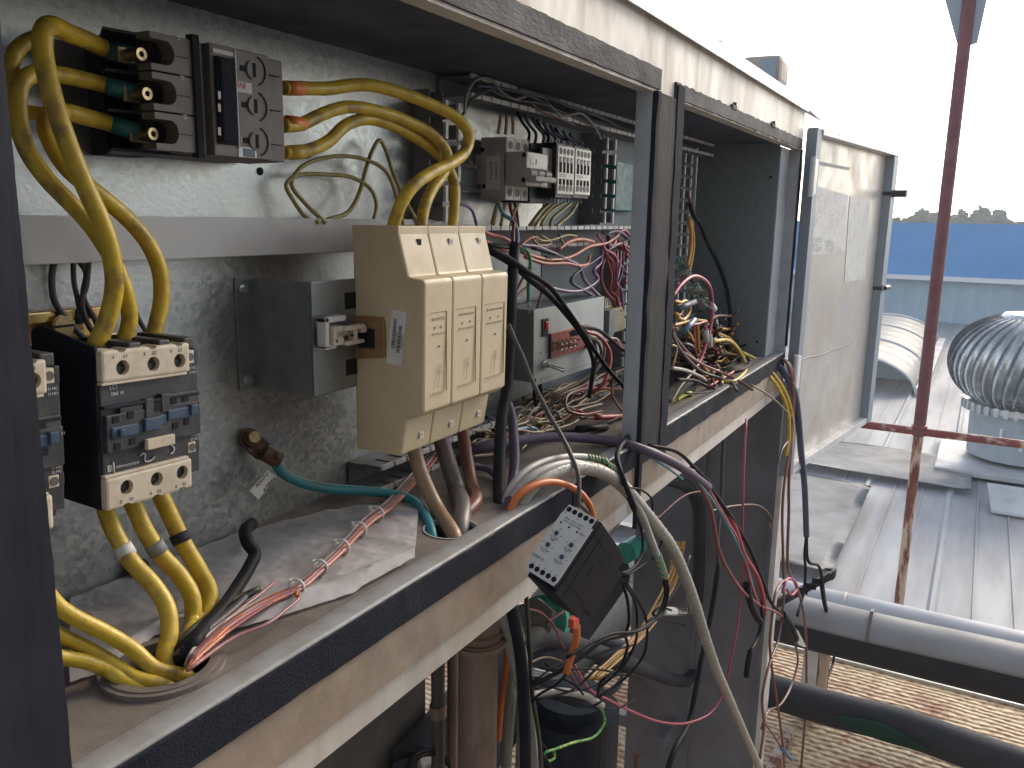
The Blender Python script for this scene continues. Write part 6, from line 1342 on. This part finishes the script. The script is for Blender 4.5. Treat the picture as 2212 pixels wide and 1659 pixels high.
# hoses
for P, px, c, lab, br in [
 ([(1062, 1240, .50), (1074, 1287, .50), (1092, 1350, .50), (1112, 1418, .50), (1132, 1495, .50), (1147, 1565, .50), (1158, 1680, .50)], 34, 'hose', 'thick braided grey hose hanging beside the brown pipe', 1),
 ([(1108, 1430, .53), (1104, 1490, .53), (1098, 1570, .53), (1092, 1680, .53)], 24, 'hose', 'second braided hose hanging behind the thick one', 1),
 ([(1130, 1500, .54), (1128, 1560, .54), (1122, 1680, .54)], 22, 'grey', 'plain grey hose between the braided hoses', 0)]:
    t = thing('braided_hose' if br else 'rubber_hose', lab, 'hose', 'hoses beside the brown pipe'); o, r, Q = wire(P, px, c, None, name='hose', parent=t, n=18, inside=False)
    if br: braid(Q, r, t, turns=16)
t = thing('control_cable', 'grey green cable with a yellow green wrap hanging below the sill', 'cable')
wire([(1090, 1262, .485), (1102, 1300, .485), (1116, 1350, .485), (1130, 1400, .485), (1140, 1470, .485), (1150, 1560, .485), (1160, 1680, .485)], 13, 'hose', None, name='sheath', parent=t, inside=False)
coilwrap(W(1110, 1325, .483), W(1124, 1385, .483), .0048, 9, 'wrap_wire', t, .0013)
wire([(1132, 1245, .47), (1139, 1320, .47), (1144, 1400, .47), (1150, 1500, .47), (1165, 1600, .47), (1170, 1680, .47)], 10, 'olive', 'flat grey green cable beside the black vertical cable', name='control_cable', cat='cable', inside=False)
wire([(1095, 1380, .52), (1092, 1447, .52), (1082, 1527, .52), (1076, 1600, .52)], 13, 'orange', 'orange cable hanging behind the braided hoses', name='control_cable', cat='cable', inside=False)
t = thing('control_cable', 'orange sleeve with a red hook hanging under the phase relay', 'cable')
wire([(1246, 1352, .415), (1244, 1385, .42), (1233, 1420, .425), (1222, 1456, .43)], 16, 'orange', None, name='sleeve', parent=t, n=14, inside=False)
q = W(1240, 1341, .412); MB().box(q.x-.010, q.x+.008, q.y-.004, q.y+.004, q.z-.007, q.z+.006, .001).build('hook', 'red_paint', t)
for k in range(3): wire([(1150, 1445+6*k, .46), (1180, 1452+5*k, .45), (1205, 1458+3*k, .44), (1222, 1452, .43)], 6, 'light_grey', 'pale wire joining the lower end of the orange sleeve', group='pale wires at the orange sleeve', inside=False)
t = thing('control_cable', 'stripped pale grey cable end with a yellow green earth core curling down', 'cable')
wire([(1130, 1508, .50), (1160, 1500, .495), (1215, 1494, .48), (1262, 1503, .465), (1300, 1524, .455)], 17, 'hose', None, name='sheath', parent=t, n=14, inside=False)
wire([(1296, 1524, .456), (1306, 1558, .456), (1288, 1588, .458), (1238, 1604, .465), (1200, 1618, .47), (1176, 1628, .475), (1182, 1644, .475), (1198, 1636, .475), (1196, 1622, .475)], 6, 'yellow_green', None, name='earth_core', parent=t, inside=False)
for P, px, c, lab in [
 ([(1150, 1540, .5), (1160, 1500, .5), (1155, 1580, .5), (1180, 1620, .49)], 7, 'black', 'black wire hanging behind the stripped cable'),
 ([(1130, 1440, .5), (1180, 1420, .5), (1230, 1440, .49), (1260, 1480, .48)], 5, 'brown', 'thin brown wire below the black curved pipe'),
 ([(1140, 1315, .5), (1170, 1325, .5), (1195, 1350, .49), (1210, 1385, .49), (1220, 1400, .49)], 5, 'maroon', 'thin maroon wire passing the green fitting'),
 ([(1180, 1345, .5), (1220, 1320, .49), (1240, 1308, .49)], 5, 'maroon', 'thin maroon wire crossing over the green fitting'),
 ([(1222, 1440, .48), (1240, 1470, .48), (1250, 1492, .48)], 5, 'maroon', 'short maroon wire below the orange sleeve'),
 ([(1170, 1628, .47), (1185, 1650, .47), (1200, 1680, .47)], 8, 'black', 'black wire leaving the bottom edge beside the earth core')]:
    wire(P, px, c, lab, inside=False, group='odd wires under the cabinet')
rr = random.Random(5)
for i in range(6):
    u0, v0 = rr.uniform(1140, 1200), rr.uniform(1420, 1520); u1, v1 = rr.uniform(1260, 1400), rr.uniform(1370, 1520)
    wire([(u0, v0, .49), (u0*.6+u1*.4, v0*.6+v1*.4+rr.uniform(-5, 30), .47), (u0*.2+u1*.8, v0*.2+v1*.8+rr.uniform(-15, 25), .45), (u1, v1, .44)], 5, 'black', 'thin black wire knotted below the phase relay', group='knot of black wires below the relay', inside=False, n=6)
# black curved refrigerant pipe
b, r, Q = pipe_px([(1120, 1400, .60), (1150, 1376, .60), (1185, 1374, .60), (1250, 1396, .61), (1333, 1424, .63), (1400, 1448, .65), (1452, 1468, .66), (1488, 1466, .66), (1504, 1438, .66), (1506, 1380, .66), (1508, 1300, .66), (1510, 1180, .66), (1508, 1100, .66), (1494, 1060, .66), (1460, 1040, .66), (1420, 1032, .67)], 30, 'rubber')
tag(b.build('refrigerant_pipe', 'rubber'), 'black insulated pipe bending under the cabinet and up the end leg', 'pipe')
wire([(1552, 1220, .50), (1535, 1330, .50), (1512, 1440, .49), (1490, 1555, .48), (1455, 1625, .47), (1435, 1690, .47)], 12, 'black', 'black cord slanting down the end leg', name='cord', cat='cord', inside=False)
wire([(1566, 860, .50), (1564, 930, .52), (1560, 1000, .52), (1558, 1080, .52), (1550, 1160, .51), (1552, 1230, .50)], 9, 'dark_grey', 'dark cord dropping from the sill in front of the end leg', name='cord', cat='cord', inside=False)
wire([(1478, 1250, .45), (1482, 1290, .45), (1490, 1320, .45)], 7, 'dark_grey', 'short dark wire above the silver sensor fitting', inside=False)
wire([(1400, 1345, .52), (1440, 1300, .51), (1470, 1255, .50), (1490, 1200, .50)], 6, 'dark_grey', 'thin dark wire rising behind the braided hose', inside=False)
t = thing('sensor_fitting', 'small silver sensor fitting with a white hex end on a black stem', 'fitting')
a, c = W(1432, 1320, .46), W(1500, 1322, .46); d = (c-a)
MB().cyl(a, a+d*.32, .0085, n=6).build('hex_end', 'white_plastic', t); MB().cyl(a+d*.32, a+d*.42, .0095, n=24, bevel=.001).build('ring', 'silver', t); MB().cyl(a+d*.42, a+d*.62, .0100, .0095, 24, .001).build('barrel', 'silver', t); MB().cyl(a+d*.62, c+d*.2, .0065, n=16).build('stem', 'black_plastic', t)
t = thing('wire_bundle', 'slack bundle of amber wires running down behind the phase relay', 'wire bundle')
for i in range(7):
    o = i*3.2; wire([(1455+o*1.3+3*math.sin(k_*1.7+i*2), 1170+k_*48, .56+.006*((i*7) % 5)-.0002*k_) if k_ < 1 else ([0, 1452, 1440, 1408, 1365, 1318, 1275][k_]+o+5*math.sin(k_*1.9+i*2.3), [0, 1212, 1262, 1322, 1378, 1425, 1468][k_], .56+.006*((i*7) % 5)) for k_ in range(7)], 4.5, 'amber', None, name='wire', parent=t, inside=False, n=6)
wire([(1238, 1300, .62)]+[(1330, 1140, .60), (1360, 1110, .60)], 3, 'maroon', 'thin maroon wire seen behind the relay', inside=False)
# green fitting and silver nut
t = thing('pipe_union', 'green capped pipe union with a silver hex nut behind the phase relay', 'pipe fitting')
a = W(1160, 1338, .62); c = W(1232, 1352, .70); d = (c-a).normalized()
MB().cyl(a-d*.03, a+d*.02, .036, n=6, bevel=.003).build('hex_nut', 'silver', t)
MB().cyl(a+d*.02, a+d*.045, .028, n=28, bevel=.003).build('neck', 'silver', t)
MB().cyl(a+d*.045, a+d*.10, .045, n=32, bevel=.004).build('cap', 'green_fit', t)
MB().cyl(a+d*.10, a+d*.16, .034, n=28).build('pipe', 'green_fit', t)
m = MB(); q = W(1205, 1300, .72); m.cyl(q, q+Vector((.05, .03, .01)), .024, n=24); m.build('valve_stub', 'green_fit', t)
q = W(1350, 1195, .80); tag(MB().cyl(q, q+Vector((.10, 0, -.01)), .03, n=24, bevel=.003).build('pipe_plug', 'green_fit'), 'green pipe cap showing right of the phase relay', 'pipe fitting')
# compressor shell
t = thing('compressor', 'black compressor barrel under the cabinet at the bottom edge', 'compressor')
a = W(1262, 1640, .70)
b = MB(); c0 = Vector((a.x, .74, -1.5)); b.cyl((c0.x, c0.y, -1.9), (c0.x, c0.y, W(1240, 1500, .72).z-.02), .115, n=40, bevel=.03); b.build('shell', 'black_smooth', t, smooth=False)
b = MB(); b.ring((c0.x, c0.y, -1.05), (0, 0, 1), .113, .121, .015, 40); b.build('band', 'rubber', t)
t = thing('horizontal_tank', 'dark horizontal insulated tank lying behind the phase relay wires', 'tank')
a = W(1150, 1480, .80); b = MB(); b.cyl((a.x-.3, .9, a.z-.12), (a.x+.75, .95, a.z-.02), .10, n=36, bevel=.02); b.build('shell', 'rubber', t)
a = W(1240, 1410, 1.05); b = MB(); b.cyl((a.x-.25, 1.08, a.z-.02), (2.9, 1.10, a.z-.06), .085, n=30); tag(b.build('insulated_pipe', 'rubber'), 'dark insulated pipe crossing over the deck behind the phase relay', 'pipe')
b = MB(); a = W(1400, 1600, .75); b.box(a.x, a.x+.5, .70, .73, a.z-.03, a.z+.02, .002); tag(b.build('base_rail', 'leg_paint'), 'low grey steel rail at the bottom edge left of the end leg', 'steel rail')
t = thing('clamp_bolt', 'rusty upright clamp bolt on the low steel rail', 'bolt'); a = W(1372, 1645, .70); b = MB(); b.cyl((a.x, a.y, a.z-.06), (a.x+.01, a.y, a.z+.02), .006, n=10); b.build('shank', 'bronze', t); b = MB(); b.cyl((a.x+.01, a.y, a.z+.01), (a.x+.011, a.y, a.z+.022), .012, n=6); b.build('nut', 'bronze', t)
# papers on the door
def on_door(u, v, e=.0008):
    n = Vector((dn.x, dn.y, 0)); d = ray(u, v); return d*((H0.dot(n)-e*-1)/d.dot(n)) if False else d*((H0+dn*0).dot(n)/d.dot(n))
NF = -dn if (-dn).y < 0 else dn
def poly_on_door(name, cs, m, off, parent=None):
    P = []
    for u, v in cs:
        d = ray(u, v); P.append(d*((H0.dot(NF)+off)/d.dot(NF)))
    b = MB(); b.prism(P, -NF*.0005); return b.build(name, m, parent), P
o, P = poly_on_door('paper_sheet', [(1752, 398), (1832, 422), (1824, 545), (1740, 553)], 'paper', .0015); tag(o, 'larger faded wiring document taped inside the open door', 'paper')
def rows(P, name, parent, specs, seed, mt='grey_print'):
    r = random.Random(seed); A, B, C, D = P; b = MB()
    for (s0, s1, t0, t1, nr, dens_) in specs:
        for k in range(nr):
            tt = t0+(t1-t0)*k/nr; s = s0
            while s < s1:
                w_ = r.uniform(.012, .045)
                if r.random() < dens_:
                    q = [A+(B-A)*ss+(D-A)*t2 for ss, t2 in ((s, tt), (min(s+w_, s1), tt), (min(s+w_, s1), tt+.006), (s, tt+.006))]; b.prism([x+NF*.0006 for x in q], -NF*.0004)
                s += w_+.015
    b.build(name, mt, parent)
rows(P, 'printed_text', o, [(.08, .4, .72, .93, 9, .8), (.48, .72, .74, .93, 8, .7), (.55, .8, .08, .5, 9, .35), (.1, .5, .1, .6, 8, .15), (.85, .95, .84, .92, 2, .8)], 3)
o, P = poly_on_door('paper_sheet', [(1836, 423), (1880, 436), (1868, 603), (1824, 609)], 'paper', .0012); tag(o, 'narrow blank paper strip hanging lower inside the open door', 'paper')
o, P = poly_on_door('tape_strip', [(1745, 343), (1836, 362), (1834, 368), (1745, 352)], 'grey_print', .001); tag(o, 'dark smeared tape residue above the papers on the door', 'tape')
# dent crease across the door
b = MB(); pp = []
for u, v in ((1716, 786), (1740, 774), (1770, 768), (1800, 756), (1822, 748), (1850, 735)):
    d = ray(u, v); pp.append(d*((H0.dot(NF)+.0003)/d.dot(NF)))
b.tube(pp, .0022, n=5); b.build('crease', 'grey_print', door)
# ---------------------------------------------------------------- put every thing's origin at its base
def base_origins():
    for o in list(COL.objects):
        if o.parent or o.type not in ('MESH', 'EMPTY'): continue
        ms = [o] if o.type == 'MESH' else []
        st = list(o.children)
        while st:
            c = st.pop(); st += list(c.children)
            if c.type == 'MESH': ms.append(c)
        co = [v.co for m_ in ms for v in m_.data.vertices]
        if not co: continue
        lo = [min(c[i] for c in co) for i in range(3)]; hi = [max(c[i] for c in co) for i in range(3)]
        c = Vector(((lo[0]+hi[0])/2, (lo[1]+hi[1])/2, lo[2]))
        for m_ in ms: m_.data.transform(Matrix.Translation(-c))
        o.location = c
def ordinal_labels():
    words = ['leftmost', 'second from left', 'third from left', 'fourth from left', 'fifth from left', 'sixth from left', 'seventh from left', 'eighth from left', 'ninth from left', 'tenth from left', 'eleventh from left', 'twelfth from left', 'rightmost']
    g = {}
    for o in COL.objects:
        if not o.parent and o.get('group') and o.get('label'): g.setdefault((o['label'], o['group']), []).append(o)
    for (lab, _), os_ in g.items():
        if len(os_) < 2: continue
        def uu(o):
            p = o.location; return p.dot(Vector((AX.x, AY.x, AZ.x)))/max(1e-3, p.dot(FWD))
        for i, o in enumerate(sorted(os_, key=uu)): o['label'] = lab+', '+(words[i] if i < len(os_)-1 else 'rightmost')
base_origins()
ordinal_labels()

hz_ = MB(); hz_.box(-60, 130, -90, 90, -7.5, 6); o = hz_.build('haze', 'paper'); o['kind'] = 'stuff'
m = bpy.data.materials.new('haze'); m.use_nodes = True; m.node_tree.nodes.clear(); N = m.node_tree.nodes
pv = N.new('ShaderNodeVolumePrincipled'); pv.inputs['Color'].default_value = (.86, .92, 1, 1); pv.inputs['Density'].default_value = .0035; pv.inputs['Anisotropy'].default_value = .3
mo = N.new('ShaderNodeOutputMaterial'); m.node_tree.links.new(pv.outputs[0], mo.inputs['Volume']); o.data.materials.clear(); o.data.materials.append(m)
print('objects', len(COL.objects), 'top', len([o for o in COL.objects if not o.parent]))
